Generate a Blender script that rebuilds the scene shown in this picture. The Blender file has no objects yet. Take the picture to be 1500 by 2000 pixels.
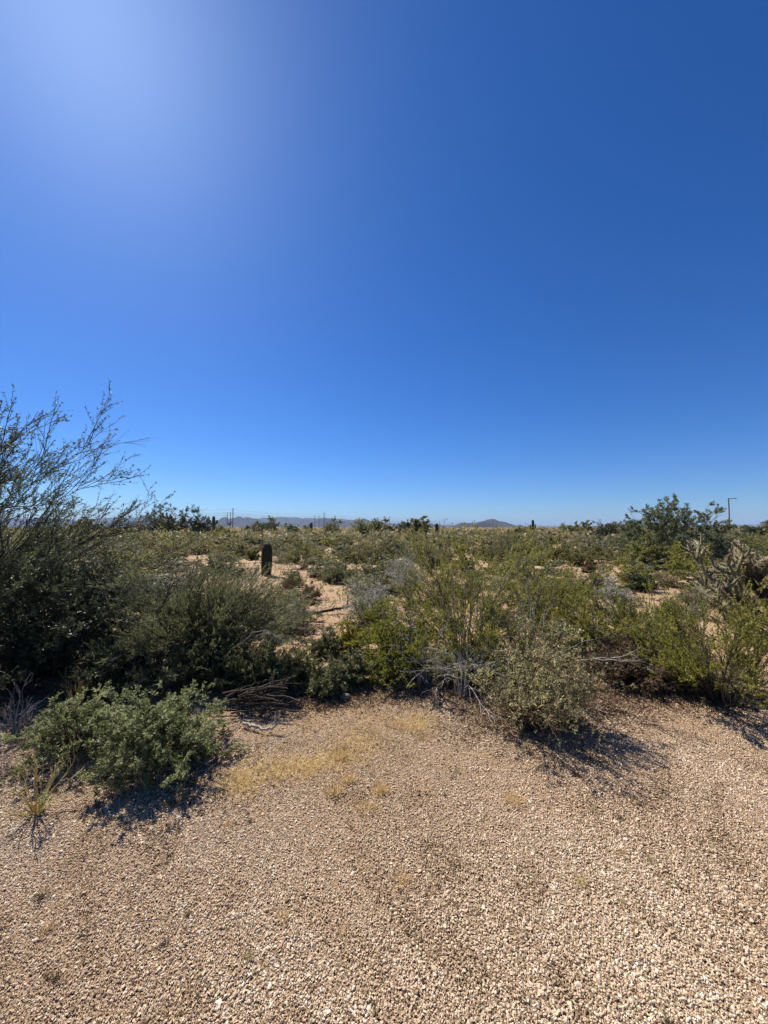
import bpy, math
import numpy as np
from mathutils import Vector

# ------------------------------------------------------------------ camera, sky, sun, exposure
scene = bpy.context.scene
COL = scene.collection
EYE = 1.6
FPX = 751.0                      # focal length in photograph pixels (1500 x 2000)
PITCH = math.atan(30 / FPX)

cam_data = bpy.data.cameras.new('camera')
cam_data.sensor_fit = 'VERTICAL'
cam_data.sensor_height = 36.0
cam_data.sensor_width = 36.0
cam_data.lens = FPX / 2000 * 36.0
cam_data.clip_start = 0.02
cam_data.clip_end = 80000
camera = bpy.data.objects.new('camera', cam_data)
camera.location = (0, 0, EYE)
camera.rotation_euler = (math.radians(90) + PITCH, 0, 0)
COL.objects.link(camera)
scene.camera = camera

SUN_EL = math.radians(48.8)
SUN_AZ = math.radians(-40)       # from +Y, negative = towards -X
world = bpy.data.worlds.new('World')
scene.world = world
world.use_nodes = True
wn = world.node_tree
wn.nodes.clear()
w_out = wn.nodes.new('ShaderNodeOutputWorld')
w_bg = wn.nodes.new('ShaderNodeBackground')
w_sky = wn.nodes.new('ShaderNodeTexSky')
w_sky.sky_type = 'NISHITA'
w_sky.sun_disc = False
w_sky.sun_elevation = SUN_EL
w_sky.sun_rotation = SUN_AZ
w_sky.altitude = 1500
w_sky.air_density = 1.0
w_sky.dust_density = 1.2
w_sky.ozone_density = 4.0
w_bg.inputs['Strength'].default_value = 0.055
w_hsv = wn.nodes.new('ShaderNodeHueSaturation')
w_hsv.inputs['Saturation'].default_value = 1.28
w_hsv.inputs['Value'].default_value = 1.0
wn.links.new(w_sky.outputs['Color'], w_hsv.inputs['Color'])
w_wb = wn.nodes.new('ShaderNodeMix'); w_wb.data_type = 'RGBA'; w_wb.blend_type = 'MULTIPLY'
w_wb.inputs[0].default_value = 1.0; w_wb.inputs[7].default_value = (.64, .90, 1.24, 1)
wn.links.new(w_hsv.outputs['Color'], w_wb.inputs[6])
wn.links.new(w_wb.outputs[2], w_bg.inputs['Color'])
wn.links.new(w_bg.outputs['Background'], w_out.inputs['Surface'])

sun_data = bpy.data.lights.new('sun', 'SUN')
sun_data.energy = 5.0
sun_data.angle = math.radians(0.53)
sun_data.color = (1.0, 0.965, 0.91)
sun = bpy.data.objects.new('sun', sun_data)
SUNV = Vector((math.sin(SUN_AZ) * math.cos(SUN_EL), math.cos(SUN_AZ) * math.cos(SUN_EL), math.sin(SUN_EL)))
sun.rotation_euler = SUNV.to_track_quat('Z', 'Y').to_euler()
sun.location = (-20, 30, 40)
COL.objects.link(sun)

scene.view_settings.view_transform = 'Standard'
scene.view_settings.look = 'None'
scene.view_settings.exposure = 0.85
scene.view_settings.gamma = 1.0
scene.render.engine = 'CYCLES'
scene.cycles.use_denoising = True
scene.cycles.denoiser = 'OPENIMAGEDENOISE'
scene.cycles.denoising_input_passes = 'RGB_ALBEDO_NORMAL'
scene.cycles.denoising_prefilter = 'NONE'
scene.cycles.use_adaptive_sampling = False
scene.cycles.max_bounces = 8
scene.cycles.transparent_max_bounces = 4
scene.cycles.volume_bounces = 0
scene.cycles.use_light_tree = False

# ------------------------------------------------------------------ helpers: picture to ground
def ray(u, v):
    x = (u - 750) / FPX
    yi = (1000 - v) / FPX
    return x, math.cos(PITCH) - yi * math.sin(PITCH), math.sin(PITCH) + yi * math.cos(PITCH)

def gp(u, v, z=0.0):
    """ground point seen at a pixel"""
    x, f, up = ray(u, v)
    t = (z - EYE) / up
    return x * t, f * t

def hz(v, y):
    """height seen at pixel row v at distance y"""
    _, f, up = ray(750, v)
    return EYE + up / f * y

def ux(u, y):
    return (u - 750) / FPX * y / math.cos(PITCH)

def spot(u, v, w, vt, back=0.35):
    """x, y, width, height of a plant whose near foot is at (u, v), w pixels wide, top at vt"""
    _, y0 = gp(u, v)
    y = y0 / (1 - back * w / FPX) if back else y0
    y = min(y, y0 + 1.2 + 0.1 * y0)
    return ux(u, y), y, w / FPX * y, max(0.1, hz(vt, y))

def hf(x, y):
    """ground height"""
    x = np.asarray(x, float); y = np.asarray(y, float)
    r = np.hypot(x, y)
    a = 0.018 * np.sin(1.3 * x + 0.7) * np.cos(1.1 * y) + 0.012 * np.sin(2.9 * x + 1.7 * y)
    b = 0.06 * np.sin(0.31 * x + 1.0) * np.sin(0.27 * y + 0.4) * np.clip((r - 5) / 8, 0, 1)
    return (a * np.clip(1.2 - r / 60, 0, 1) + b * np.clip(1.5 - r / 150, 0, 1))

# ------------------------------------------------------------------ helpers: mesh arrays
class Geo:
    """collects vertices, quads, triangles, per-face tint and material index"""
    def __init__(self):
        self.V = []; self.Q = []; self.T = []; self.qt = []; self.tt = []; self.qm = []; self.tm = []; self.n = 0
    def add(self, V, Q=None, T=None, tint=0.5, mat=0):
        V = np.asarray(V, np.float32).reshape(-1, 3)
        if Q is not None and len(Q):
            Q = np.asarray(Q, np.int64).reshape(-1, 4)
            self.Q.append(Q + self.n); self.qt.append(np.broadcast_to(np.asarray(tint, np.float32), (len(Q),)).copy()); self.qm.append(np.full(len(Q), mat, np.int32))
        if T is not None and len(T):
            T = np.asarray(T, np.int64).reshape(-1, 3)
            tn = tint if np.ndim(tint) == 0 or len(tint) == len(T) else 0.5
            self.T.append(T + self.n); self.tt.append(np.broadcast_to(np.asarray(tn, np.float32), (len(T),)).copy()); self.tm.append(np.full(len(T), mat, np.int32))
        self.V.append(V); self.n += len(V)
        return self
    def mesh(self, name, mats, smooth=True):
        V = np.concatenate(self.V) if self.V else np.zeros((0, 3), np.float32)
        Q = np.concatenate(self.Q) if self.Q else np.zeros((0, 4), np.int64)
        T = np.concatenate(self.T) if self.T else np.zeros((0, 3), np.int64)
        me = bpy.data.meshes.new(name)
        me.vertices.add(len(V)); me.vertices.foreach_set('co', V.ravel())
        nl = len(Q) * 4 + len(T) * 3
        me.loops.add(nl)
        me.loops.foreach_set('vertex_index', np.concatenate([Q.ravel(), T.ravel()]).astype(np.int32))
        me.polygons.add(len(Q) + len(T))
        st = np.concatenate([np.arange(len(Q)) * 4, len(Q) * 4 + np.arange(len(T)) * 3]).astype(np.int32)
        me.polygons.foreach_set('loop_start', st)
        me.update(calc_edges=True)
        for m in (mats if isinstance(mats, (list, tuple)) else [mats]):
            me.materials.append(m)
        mi = np.concatenate(self.qm + self.tm) if (self.qm or self.tm) else np.zeros(0, np.int32)
        me.polygons.foreach_set('material_index', mi.astype(np.int32))
        me.polygons.foreach_set('use_smooth', np.full(len(Q) + len(T), smooth))
        at = me.attributes.new('tint', 'FLOAT', 'FACE')
        at.data.foreach_set('value', np.concatenate(self.qt + self.tt).astype(np.float32))
        me.update()
        return me

def unit(a):
    return a / np.maximum(np.linalg.norm(a, axis=-1, keepdims=True), 1e-9)

def rvec(rng, shape):
    return unit(rng.normal(size=tuple(shape) + (3,)))

def tubes(geo, P, R, sides=4, tint=0.5, mat=0, cap=False):
    """P (M,K,3) polylines, R (M,K) radii"""
    P = np.asarray(P, float); M, K, _ = P.shape
    if M == 0: return
    R = np.broadcast_to(np.asarray(R, float), (M, K))
    t = unit(np.gradient(P, axis=1)) if K > 1 else P * 0
    ref = np.where(np.abs(unit(P[:, -1] - P[:, 0])[:, 2:3]) > 0.9, [[1.0, 0.13, 0.0]], [[0.11, 0.07, 1.0]])[:, None, :]
    a = unit(np.cross(t, np.broadcast_to(ref, t.shape))); b = np.cross(t, a)
    ang = np.arange(sides) / sides * 2 * np.pi
    ring = P[:, :, None] + R[:, :, None, None] * (np.cos(ang)[:, None] * a[:, :, None] + np.sin(ang)[:, None] * b[:, :, None])
    idx = np.arange(M * K * sides).reshape(M, K, sides)
    q = np.stack([idx[:, :-1, :], np.roll(idx, -1, 2)[:, :-1, :], np.roll(idx, -1, 2)[:, 1:, :], idx[:, 1:, :]], -1)
    if np.ndim(tint): tint = np.repeat(np.asarray(tint), (K - 1) * sides)
    geo.add(ring.reshape(-1, 3), Q=q.reshape(-1, 4), tint=tint, mat=mat)

def leaf_quads(geo, pos, d, rng, L, W, tint, mat=0, fold=0.25, flat=None):
    """one folded diamond for each leaf"""
    N = len(pos)
    if N == 0: return
    d = unit(d); nr = rvec(rng, (N,)) if flat is None else flat
    s = unit(np.cross(d, nr)); n = np.cross(s, d)
    L = np.broadcast_to(np.asarray(L, float), (N,))[:, None]; W = np.broadcast_to(np.asarray(W, float), (N,))[:, None]
    V = np.stack([pos, pos + d * L * .5 + s * W * .5 + n * W * fold, pos + d * L, pos + d * L * .5 - s * W * .5 + n * W * fold], 1)
    geo.add(V.reshape(-1, 3), Q=np.arange(N * 4).reshape(N, 4), tint=tint, mat=mat)

def leaf_tris(geo, pos, d, rng, L, W, tint, mat=0):
    N = len(pos)
    if N == 0: return
    d = unit(d); s = unit(np.cross(d, rvec(rng, (N,))))
    L = np.broadcast_to(np.asarray(L, float), (N,))[:, None]; W = np.broadcast_to(np.asarray(W, float), (N,))[:, None]
    V = np.stack([pos - s * W * .5 + d * L * .2, pos + s * W * .5, pos + d * L], 1)
    geo.add(V.reshape(-1, 3), T=np.arange(N * 3).reshape(N, 3), tint=tint, mat=mat)

def leaf_broad(geo, pos, d, rng, L, W, tint, mat=0):
    """pointed leaf with a sunken midrib: 2 quads and 2 triangles"""
    N = len(pos)
    d = unit(d); nr = unit(rvec(rng, (N,)) + np.array([0, 0, .8]))
    s = unit(np.cross(d, nr)); n = np.cross(s, d)
    L = np.asarray(L)[:, None]; W = np.asarray(W)[:, None]
    bend = -n * L * rng.uniform(0, .25, (N, 1))
    V = np.stack([pos, pos + d * L * .3 + s * W * .42 + n * W * .22, pos + d * L * .7 + s * W * .36 + n * W * .2 + bend * .5,
                  pos + d * L + bend, pos + d * L * .7 - s * W * .36 + n * W * .2 + bend * .5, pos + d * L * .3 - s * W * .42 + n * W * .22,
                  pos + d * L * .35, pos + d * L * .72 + bend * .5], 1)
    i = (np.arange(N) * 8)[:, None]
    T = np.concatenate([i + np.array([[0, 6, 1]]), i + np.array([[0, 5, 6]]), i + np.array([[2, 7, 3]]), i + np.array([[7, 4, 3]])])
    Q = np.concatenate([i + np.array([[1, 6, 7, 2]]), i + np.array([[6, 5, 4, 7]])])
    geo.add(V.reshape(-1, 3), Q=Q, tint=np.tile(tint, 2), mat=mat)
    V0 = geo.V[-1]; base = geo.n - len(V0)
    geo.T.append(T + base); geo.tt.append(np.tile(tint, 4).astype(np.float32)); geo.tm.append(np.full(len(T), mat, np.int32))

def at_t(P, t):
    """points and tangents on polylines P (M,K,3) at t (M,n)"""
    K = P.shape[1]
    f = np.clip(t, 0, 1) * (K - 1); i = np.minimum(f.astype(int), K - 2); w = (f - i)[..., None]
    m = np.arange(P.shape[0])[:, None]
    a = P[m, i]; b = P[m, i + 1]
    return a * (1 - w) + b * w, unit(b - a)

def walk(start, d, L, K, rng, wander=0.15, up=0.0):
    """polylines from start (M,3) along d with total length L (M,)"""
    M = len(start)
    P = np.zeros((M, K, 3)); P[:, 0] = start
    step = (np.asarray(L) / (K - 1))[:, None]
    for k in range(1, K):
        d = unit(d + wander * rng.normal(size=(M, 3)) + np.array([0, 0, up]))
        P[:, k] = P[:, k - 1] + d * step
    return P

def grow(P, n, rng, t0, t1, ang, length, K, wander=0.15, up=0.0, shrink=0.5, bias=None):
    M = P.shape[0]
    t = rng.uniform(t0, t1, (M, n))
    pos, tan = at_t(P, t)
    pos = pos.reshape(-1, 3); tan = tan.reshape(-1, 3); t = t.ravel()
    perp = unit(np.cross(tan, rvec(rng, (M * n,))))
    a = np.radians(rng.uniform(ang[0], ang[1], M * n))[:, None]
    d = np.cos(a) * tan + np.sin(a) * perp
    if bias is not None: d = unit(d + np.asarray(bias))
    plen = np.repeat(np.linalg.norm(np.diff(P, axis=1), axis=2).sum(1), n)
    L = length * plen * (1 - shrink * t) * rng.uniform(.65, 1.25, M * n)
    return walk(pos, d, L, K, rng, wander, up), t

# ------------------------------------------------------------------ helpers: objects
def empty(name, loc, rz=0.0):
    o = bpy.data.objects.new(name, None)
    o.empty_display_size = 0.1
    o.location = loc; o.rotation_euler = (0, 0, rz)
    COL.objects.link(o)
    return o

def obj(name, me, parent=None, loc=None):
    o = bpy.data.objects.new(name, me)
    if parent is not None: o.parent = parent
    if loc is not None: o.location = loc
    COL.objects.link(o)
    return o

def tag(o, label, cat=None, group=None, kind=None):
    o['label'] = label
    if cat: o['category'] = cat
    if group: o['group'] = group
    if kind: o['kind'] = kind
    return o

# ------------------------------------------------------------------ materials
def new_mat(name):
    m = bpy.data.materials.new(name); m.use_nodes = True
    nt = m.node_tree; nt.nodes.clear()
    return m, nt, nt.nodes.new('ShaderNodeOutputMaterial')

def ramp(nt, cols, src, alb=.82):
    r = nt.nodes.new('ShaderNodeValToRGB')
    el = r.color_ramp.elements
    while len(el) > 1: el.remove(el[-1])
    for i, c in enumerate(cols):
        p, c = c if isinstance(c[1], (tuple, list)) else (i / max(1, len(cols) - 1), c)
        e = el[0] if i == 0 else el.new(p)
        e.position = p; e.color = (*(k * alb for k in c), 1)
    nt.links.new(src, r.inputs['Fac'])
    return r.outputs['Color']

def leaf_mat(name, cols, trans=0.3, rough=0.55, spec=0.3):
    m, nt, out = new_mat(name)
    a = nt.nodes.new('ShaderNodeAttribute'); a.attribute_name = 'tint'
    c = ramp(nt, cols, a.outputs['Fac'], .96)
    p = nt.nodes.new('ShaderNodeBsdfPrincipled')
    p.inputs['Roughness'].default_value = rough
    p.inputs['Specular IOR Level'].default_value = spec
    nt.links.new(c, p.inputs['Base Color'])
    t = nt.nodes.new('ShaderNodeBsdfTranslucent')
    nt.links.new(c, t.inputs['Color'])
    mx = nt.nodes.new('ShaderNodeMixShader'); mx.inputs['Fac'].default_value = trans
    nt.links.new(p.outputs[0], mx.inputs[1]); nt.links.new(t.outputs[0], mx.inputs[2])
    nt.links.new(mx.outputs[0], out.inputs['Surface'])
    return m

def bark_mat(name, cols, scale=30, rough=0.85):
    m, nt, out = new_mat(name)
    a = nt.nodes.new('ShaderNodeAttribute'); a.attribute_name = 'tint'
    n = nt.nodes.new('ShaderNodeTexNoise'); n.inputs['Scale'].default_value = scale; n.inputs['Detail'].default_value = 4
    tc = nt.nodes.new('ShaderNodeTexCoord'); nt.links.new(tc.outputs['Object'], n.inputs['Vector'])
    ad = nt.nodes.new('ShaderNodeMath'); ad.operation = 'ADD'
    sb = nt.nodes.new('ShaderNodeMath'); sb.operation = 'MULTIPLY_ADD'; sb.inputs[1].default_value = 0.9; sb.inputs[2].default_value = -0.45
    nt.links.new(n.outputs['Fac'], sb.inputs[0]); nt.links.new(sb.outputs[0], ad.inputs[0]); nt.links.new(a.outputs['Fac'], ad.inputs[1])
    c = ramp(nt, cols, ad.outputs[0])
    p = nt.nodes.new('ShaderNodeBsdfPrincipled'); p.inputs['Roughness'].default_value = rough
    p.inputs['Specular IOR Level'].default_value = 0.2
    nt.links.new(c, p.inputs['Base Color']); nt.links.new(p.outputs[0], out.inputs['Surface'])
    return m

def plain_mat(name, col, rough=0.6, metal=0.0, var=0.25, scale=8):
    m, nt, out = new_mat(name)
    n = nt.nodes.new('ShaderNodeTexNoise'); n.inputs['Scale'].default_value = scale; n.inputs['Detail'].default_value = 5
    tc = nt.nodes.new('ShaderNodeTexCoord'); nt.links.new(tc.outputs['Object'], n.inputs['Vector'])
    c = ramp(nt, [tuple(k * (1 - var) for k in col), tuple(min(1, k * (1 + var)) for k in col)], n.outputs['Fac'])
    p = nt.nodes.new('ShaderNodeBsdfPrincipled'); p.inputs['Roughness'].default_value = rough; p.inputs['Metallic'].default_value = metal
    nt.links.new(c, p.inputs['Base Color']); nt.links.new(p.outputs[0], out.inputs['Surface'])
    return m

M = {}
M['creo'] = leaf_mat('creosote_leaf', [(.14, .143, .027), (.215, .212, .04), (.29, .27, .056), (.39, .33, .085)], .52)
M['creo_bright'] = leaf_mat('creosote_bright_leaf', [(.145, .155, .024), (.215, .22, .036), (.30, .295, .058)], .52)
M['creo_yellow'] = leaf_mat('creosote_yellow_leaf', [(.19, .175, .022), (.28, .25, .033), (.37, .32, .055), (.48, .41, .12)], .52)
M['olive'] = leaf_mat('olive_leaf', [(.12, .118, .034), (.18, .17, .053), (.25, .225, .082)], .45)
M['grey_green'] = leaf_mat('grey_green_leaf', [(.10, .108, .045), (.16, .165, .07), (.23, .23, .11)], .42)
M['dusty'] = leaf_mat('dusty_olive_leaf', [(.17, .14, .06), (.24, .20, .09), (.31, .27, .14)], .42)
M['dry'] = leaf_mat('dry_tan_leaf', [(.20, .16, .085), (.29, .235, .13), (.38, .32, .19)], .42)
M['bursage'] = leaf_mat('bursage_leaf', [(.17, .175, .10), (.24, .235, .14), (.33, .31, .20)], .4)
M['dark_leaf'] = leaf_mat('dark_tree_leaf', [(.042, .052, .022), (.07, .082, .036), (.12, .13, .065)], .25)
M['tree_leaf'] = leaf_mat('tree_leaf', [(.06, .076, .034), (.10, .12, .055), (.16, .175, .09)], .35)
M['iron'] = leaf_mat('ironwood_leaf', [(.11, .13, .06), (.16, .185, .09), (.23, .25, .14)], .42)
M['palo'] = leaf_mat('palo_verde_leaf', [(.17, .17, .045), (.24, .23, .07), (.32, .295, .11)], .45)
M['silver'] = leaf_mat('silver_leaf', [(.22, .22, .10), (.32, .32, .16), (.45, .44, .26)], .42, .5, .4)
M['brittle'] = leaf_mat('brittle_leaf', [(.13, .15, .05), (.205, .23, .085), (.30, .32, .145), (.46, .46, .26)], .42, .5, .3)
M['pale_grey'] = leaf_mat('pale_grey_leaf', [(.28, .28, .22), (.40, .40, .32), (.54, .53, .45)], .4)
M['straw'] = leaf_mat('straw', [(.60, .42, .16), (.74, .56, .25), (.85, .70, .38)], .45, .7, .2)
M['straw_orange'] = leaf_mat('straw_orange', [(.50, .33, .14), (.64, .46, .21), (.76, .60, .32)], .45, .7, .2)
M['seed'] = leaf_mat('dry_seed', [(.38, .30, .12), (.55, .46, .21), (.74, .65, .36)], .5, .7, .2)
M['brown_leaf'] = leaf_mat('brown_leaf', [(.115, .078, .045), (.18, .125, .075), (.26, .19, .12)], .35, .8, .1)
M['yellow'] = leaf_mat('yellow_bloom', [(.60, .42, .03), (.80, .58, .05), (.85, .70, .15)], .45, .6, .2)
M['litter'] = leaf_mat('litter', [(.06, .036, .02), (.13, .078, .042), (.22, .14, .08), (.34, .25, .16)], .1, .9, .1)
M['stem_dark'] = bark_mat('dark_stem', [(.025, .02, .016), (.06, .048, .038), (.11, .09, .07)])
M['stem_grey'] = bark_mat('grey_stem', [(.07, .06, .05), (.15, .13, .11), (.26, .24, .21)])
M['stem_pale'] = bark_mat('pale_stem', [(.16, .14, .12), (.34, .31, .27), (.52, .49, .44)])
M['stem_bleached'] = bark_mat('bleached_stem', [(.32, .29, .25), (.55, .51, .45), (.74, .70, .63)])
M['stem_green'] = bark_mat('green_stem', [(.05, .06, .025), (.10, .11, .045), (.16, .16, .07)])
M['stem_brown'] = bark_mat('brown_stem', [(.05, .03, .02), (.11, .07, .045), (.19, .13, .085)])
M['cactus'] = bark_mat('cactus_skin', [(.022, .034, .015), (.04, .056, .024), (.065, .08, .035)], 12, .6)
M['cholla'] = bark_mat('cholla_skin', [(.09, .08, .04), (.16, .145, .075), (.26, .23, .125)], 25, .7)
M['spine'] = leaf_mat('spine', [(.48, .38, .20), (.70, .58, .34), (.88, .78, .52)], .5, .5, .3)
M['spine_dark'] = leaf_mat('dark_spine', [(.09, .07, .045), (.17, .14, .085), (.30, .25, .15)], .3, .6, .2)
M['steel'] = plain_mat('dark_steel', (.10, .095, .09), .5, .4)
M['pole_steel'] = plain_mat('galvanised_steel', (.07, .07, .072), .7, 0)
M['glass'] = plain_mat('lamp_lens', (.55, .55, .5), .25, 0, .1)
M['wood'] = plain_mat('weathered_post', (.12, .095, .07), .9)
M['rock'] = plain_mat('desert_rock', (.20, .14, .095), .9, 0, .5, 30)
M['building'] = plain_mat('far_wall', (.6, .58, .54), .8, 0, .1)

def soil_mat():
    m, nt, out = new_mat('desert_soil')
    tc = nt.nodes.new('ShaderNodeTexCoord')
    def noise(scale, det=6, rough=.6):
        n = nt.nodes.new('ShaderNodeTexNoise'); n.inputs['Scale'].default_value = scale
        n.inputs['Detail'].default_value = det; n.inputs['Roughness'].default_value = rough
        nt.links.new(tc.outputs['Object'], n.inputs['Vector']); return n.outputs['Fac']
    c1 = ramp(nt, [(.30, (.31, .185, .105)), (.5, (.43, .27, .165)), (.72, (.53, .37, .24))], noise(.35))
    c2 = ramp(nt, [(.32, (.20, .125, .065)), (.5, (.44, .31, .185)), (.7, (.60, .46, .29))], noise(45, 8, .75))
    mx = nt.nodes.new('ShaderNodeMix'); mx.data_type = 'RGBA'; mx.inputs[0].default_value = .5
    nt.links.new(c1, mx.inputs[6]); nt.links.new(c2, mx.inputs[7])
    p = nt.nodes.new('ShaderNodeBsdfPrincipled'); p.inputs['Roughness'].default_value = .95; p.inputs['Specular IOR Level'].default_value = .1
    nt.links.new(mx.outputs[2], p.inputs['Base Color'])
    c3 = ramp(nt, [(.36, (.42, .36, .30)), (.5, (.95, .92, .88)), (.64, (1.25, 1.22, 1.16))], noise(260, 4, .8), 1.0)
    mg = nt.nodes.new('ShaderNodeMix'); mg.data_type = 'RGBA'; mg.blend_type = 'MULTIPLY'; mg.inputs[0].default_value = .8
    nt.links.new(mx.outputs[2], mg.inputs[6]); nt.links.new(c3, mg.inputs[7]); nt.links.new(mg.outputs[2], p.inputs['Base Color'])
    b = nt.nodes.new('ShaderNodeBump'); b.inputs['Strength'].default_value = .7; b.inputs['Distance'].default_value = .012
    nt.links.new(noise(120, 8, .75), b.inputs['Height']); nt.links.new(b.outputs[0], p.inputs['Normal'])
    nt.links.new(p.outputs[0], out.inputs['Surface'])
    return m
M['soil'] = soil_mat()

def stone_mat():
    m, nt, out = new_mat('gravel_stone')
    a = nt.nodes.new('ShaderNodeAttribute'); a.attribute_name = 'tint'; a.attribute_type = 'INSTANCER'
    c = ramp(nt, [(0, (.13, .08, .045)), (.12, (.30, .195, .11)), (.35, (.56, .41, .245)), (.58, (.76, .59, .385)), (.70, (.72, .50, .345)), (.86, (.84, .70, .52)), (1, (.88, .78, .62))], a.outputs['Fac'])
    n = nt.nodes.new('ShaderNodeTexNoise'); n.inputs['Scale'].default_value = 2.5; n.inputs['Detail'].default_value = 4
    tc = nt.nodes.new('ShaderNodeTexCoord'); nt.links.new(tc.outputs['Object'], n.inputs['Vector'])
    mul = nt.nodes.new('ShaderNodeMix'); mul.data_type = 'RGBA'; mul.blend_type = 'MULTIPLY'; mul.inputs[0].default_value = .55
    g = ramp(nt, [(.3, (.6, .55, .5)), (.65, (1, 1, 1))], n.outputs['Fac'], 1.0)
    nt.links.new(c, mul.inputs[6]); nt.links.new(g, mul.inputs[7])
    p = nt.nodes.new('ShaderNodeBsdfPrincipled'); p.inputs['Roughness'].default_value = .8; p.inputs['Specular IOR Level'].default_value = .25
    nt.links.new(mul.outputs[2], p.inputs['Base Color']); nt.links.new(p.outputs[0], out.inputs['Surface'])
    return m
M['stone'] = stone_mat()

def hill_mat(name, cols, scale):
    m, nt, out = new_mat(name)
    tc = nt.nodes.new('ShaderNodeTexCoord')
    n = nt.nodes.new('ShaderNodeTexNoise'); n.inputs['Scale'].default_value = scale; n.inputs['Detail'].default_value = 8
    nt.links.new(tc.outputs['Object'], n.inputs['Vector'])
    c = ramp(nt, [(.35, cols[0]), (.65, cols[1])], n.outputs['Fac'])
    p = nt.nodes.new('ShaderNodeBsdfPrincipled'); p.inputs['Roughness'].default_value = 1; p.inputs['Specular IOR Level'].default_value = 0
    nt.links.new(c, p.inputs['Base Color']); nt.links.new(p.outputs[0], out.inputs['Surface'])
    return m
M['hill'] = hill_mat('hill_slope', ((.045, .043, .042), (.085, .078, .074)), .01)

# ------------------------------------------------------------------ ground
def build_ground():
    radii = np.concatenate([[0.02], np.geomspace(.35, 30, 70), np.geomspace(33, 30000, 36)])
    na = 170
    ang = np.arange(na) / na * 2 * np.pi
    X = radii[:, None] * np.cos(ang); Y = radii[:, None] * np.sin(ang)
    V = np.stack([X, Y, hf(X, Y)], -1).reshape(-1, 3)
    idx = np.arange(len(radii) * na).reshape(len(radii), na)
    q = np.stack([idx[:-1], idx[1:], np.roll(idx, -1, 1)[1:], np.roll(idx, -1, 1)[:-1]], -1).reshape(-1, 4)
    g = Geo(); g.add(V, Q=q)
    t = np.stack([np.full(na - 2, idx[0, 0]), idx[0, 1:-1], idx[0, 2:]], -1)
    g.T.append(t); g.tt.append(np.full(len(t), .5, np.float32)); g.tm.append(np.zeros(len(t), np.int32))
    o = obj('ground', g.mesh('ground', M['soil']))
    tag(o, 'flat pinkish tan desert soil reaching to the horizon', kind='structure')
build_ground()

def ridge(name, label, dist, prof, depth, seed, rough=0.16, jag=.7):
    """a row of hills: prof = (u, v of skyline) points; a real height field, depth metres deep"""
    rng = np.random.default_rng(seed)
    us = np.array([p[0] for p in prof], float); vs = np.array([p[1] for p in prof], float)
    n = int(min(620, max(60, (us[-1] - us[0]) * 0.9))); m = 18
    u = np.linspace(us[0], us[-1], n)
    # smooth interpolation
    h = np.interp(u, us, vs); k = np.ones(5) / 5
    h = np.convolve(np.pad(h, 2, mode='edge'), k, 'valid')
    h = h - jag * sum(np.sin(u * f + seed + i) / (i + 1) for i, f in enumerate((.21, .37, .66, 1.05))) * np.clip((1031 - h) / 6, 0, 1)
    H = np.maximum(0, EYE + (1030.5 - h) / FPX * dist)
    x = (u - 750) / FPX
    s = np.linspace(-1, 1, m)
    Y = dist + s[None, :] * depth * (0.7 + 0.3 * np.sin(u * .05 + seed))[:, None]
    X = x[:, None] * Y
    base = np.cos(s * np.pi / 2) ** 1.4
    ph = rng.uniform(0, 6, 8)
    gul = sum(np.sin(u[:, None] * f + ph[i] + s[None] * (3 + i) * np.sin(ph[i])) / (i + 1.5) for i, f in enumerate((.12, .23, .41, .7, 1.1, 1.7)))
    Z = H[:, None] * base[None] * (1 + rough * gul * (1 - base[None] ** 6)) - 1.0
    ends = np.clip(np.minimum(np.arange(n), np.arange(n)[::-1]) / 4, 0, 1)[:, None]
    Z = Z * ends - 1.0 * (1 - ends)
    V = np.stack([X, Y, Z], -1).reshape(-1, 3)
    idx = np.arange(n * m).reshape(n, m)
    q = np.stack([idx[:-1, :-1], idx[1:, :-1], idx[1:, 1:], idx[:-1, 1:]], -1).reshape(-1, 4)
    g = Geo(); g.add(V, Q=q)
    o = obj(name, g.mesh(name, M['hill']))
    tag(o, label, kind='structure')

ridge('hills', 'dark rounded hill with a lower shoulder on the horizon', 3600,
      [(868, 1031), (885, 1026), (900, 1022), (915, 1021), (928, 1023), (940, 1018), (952, 1015), (962, 1014), (972, 1016), (985, 1020), (998, 1024), (1008, 1026), (1014, 1025), (1022, 1028), (1034, 1031)], 420, 1)
ridge('hills', 'low dark hill left of the big rounded hill', 4200,
      [(790, 1031), (805, 1024), (818, 1020), (828, 1020), (842, 1023), (860, 1027), (880, 1031)], 380, 2)
ridge('hills', 'jagged grey hills behind the left power poles', 6500,
      [(405, 1031), (420, 1018), (432, 1012), (440, 1010), (448, 1014), (456, 1011), (466, 1009), (474, 1012), (484, 1010), (496, 1013), (510, 1017), (530, 1022), (560, 1024), (585, 1021), (600, 1017), (612, 1019), (624, 1014), (636, 1012), (646, 1015), (656, 1019), (666, 1016), (680, 1021), (690, 1018), (700, 1015), (712, 1014), (724, 1017), (738, 1021), (756, 1023), (780, 1024), (800, 1029), (815, 1031)], 600, 3)
ridge('hills', 'flat topped dark hill behind the right tree', 3900,
      [(1080, 1031), (1095, 1029), (1108, 1027), (1122, 1029), (1150, 1029), (1172, 1026), (1195, 1024), (1225, 1023), (1260, 1024), (1300, 1027), (1360, 1029), (1400, 1026), (1440, 1026), (1465, 1029), (1500, 1031)], 420, 4)
ridge('hills', 'grey hills seen through the left tree', 8600,
      [(-260, 1031), (-200, 1018), (-120, 1014), (-60, 1017), (20, 1013), (90, 1012), (150, 1016), (215, 1011), (250, 1013), (282, 1007), (296, 1011), (330, 1018), (380, 1023), (420, 1031)], 650, 5)
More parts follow.
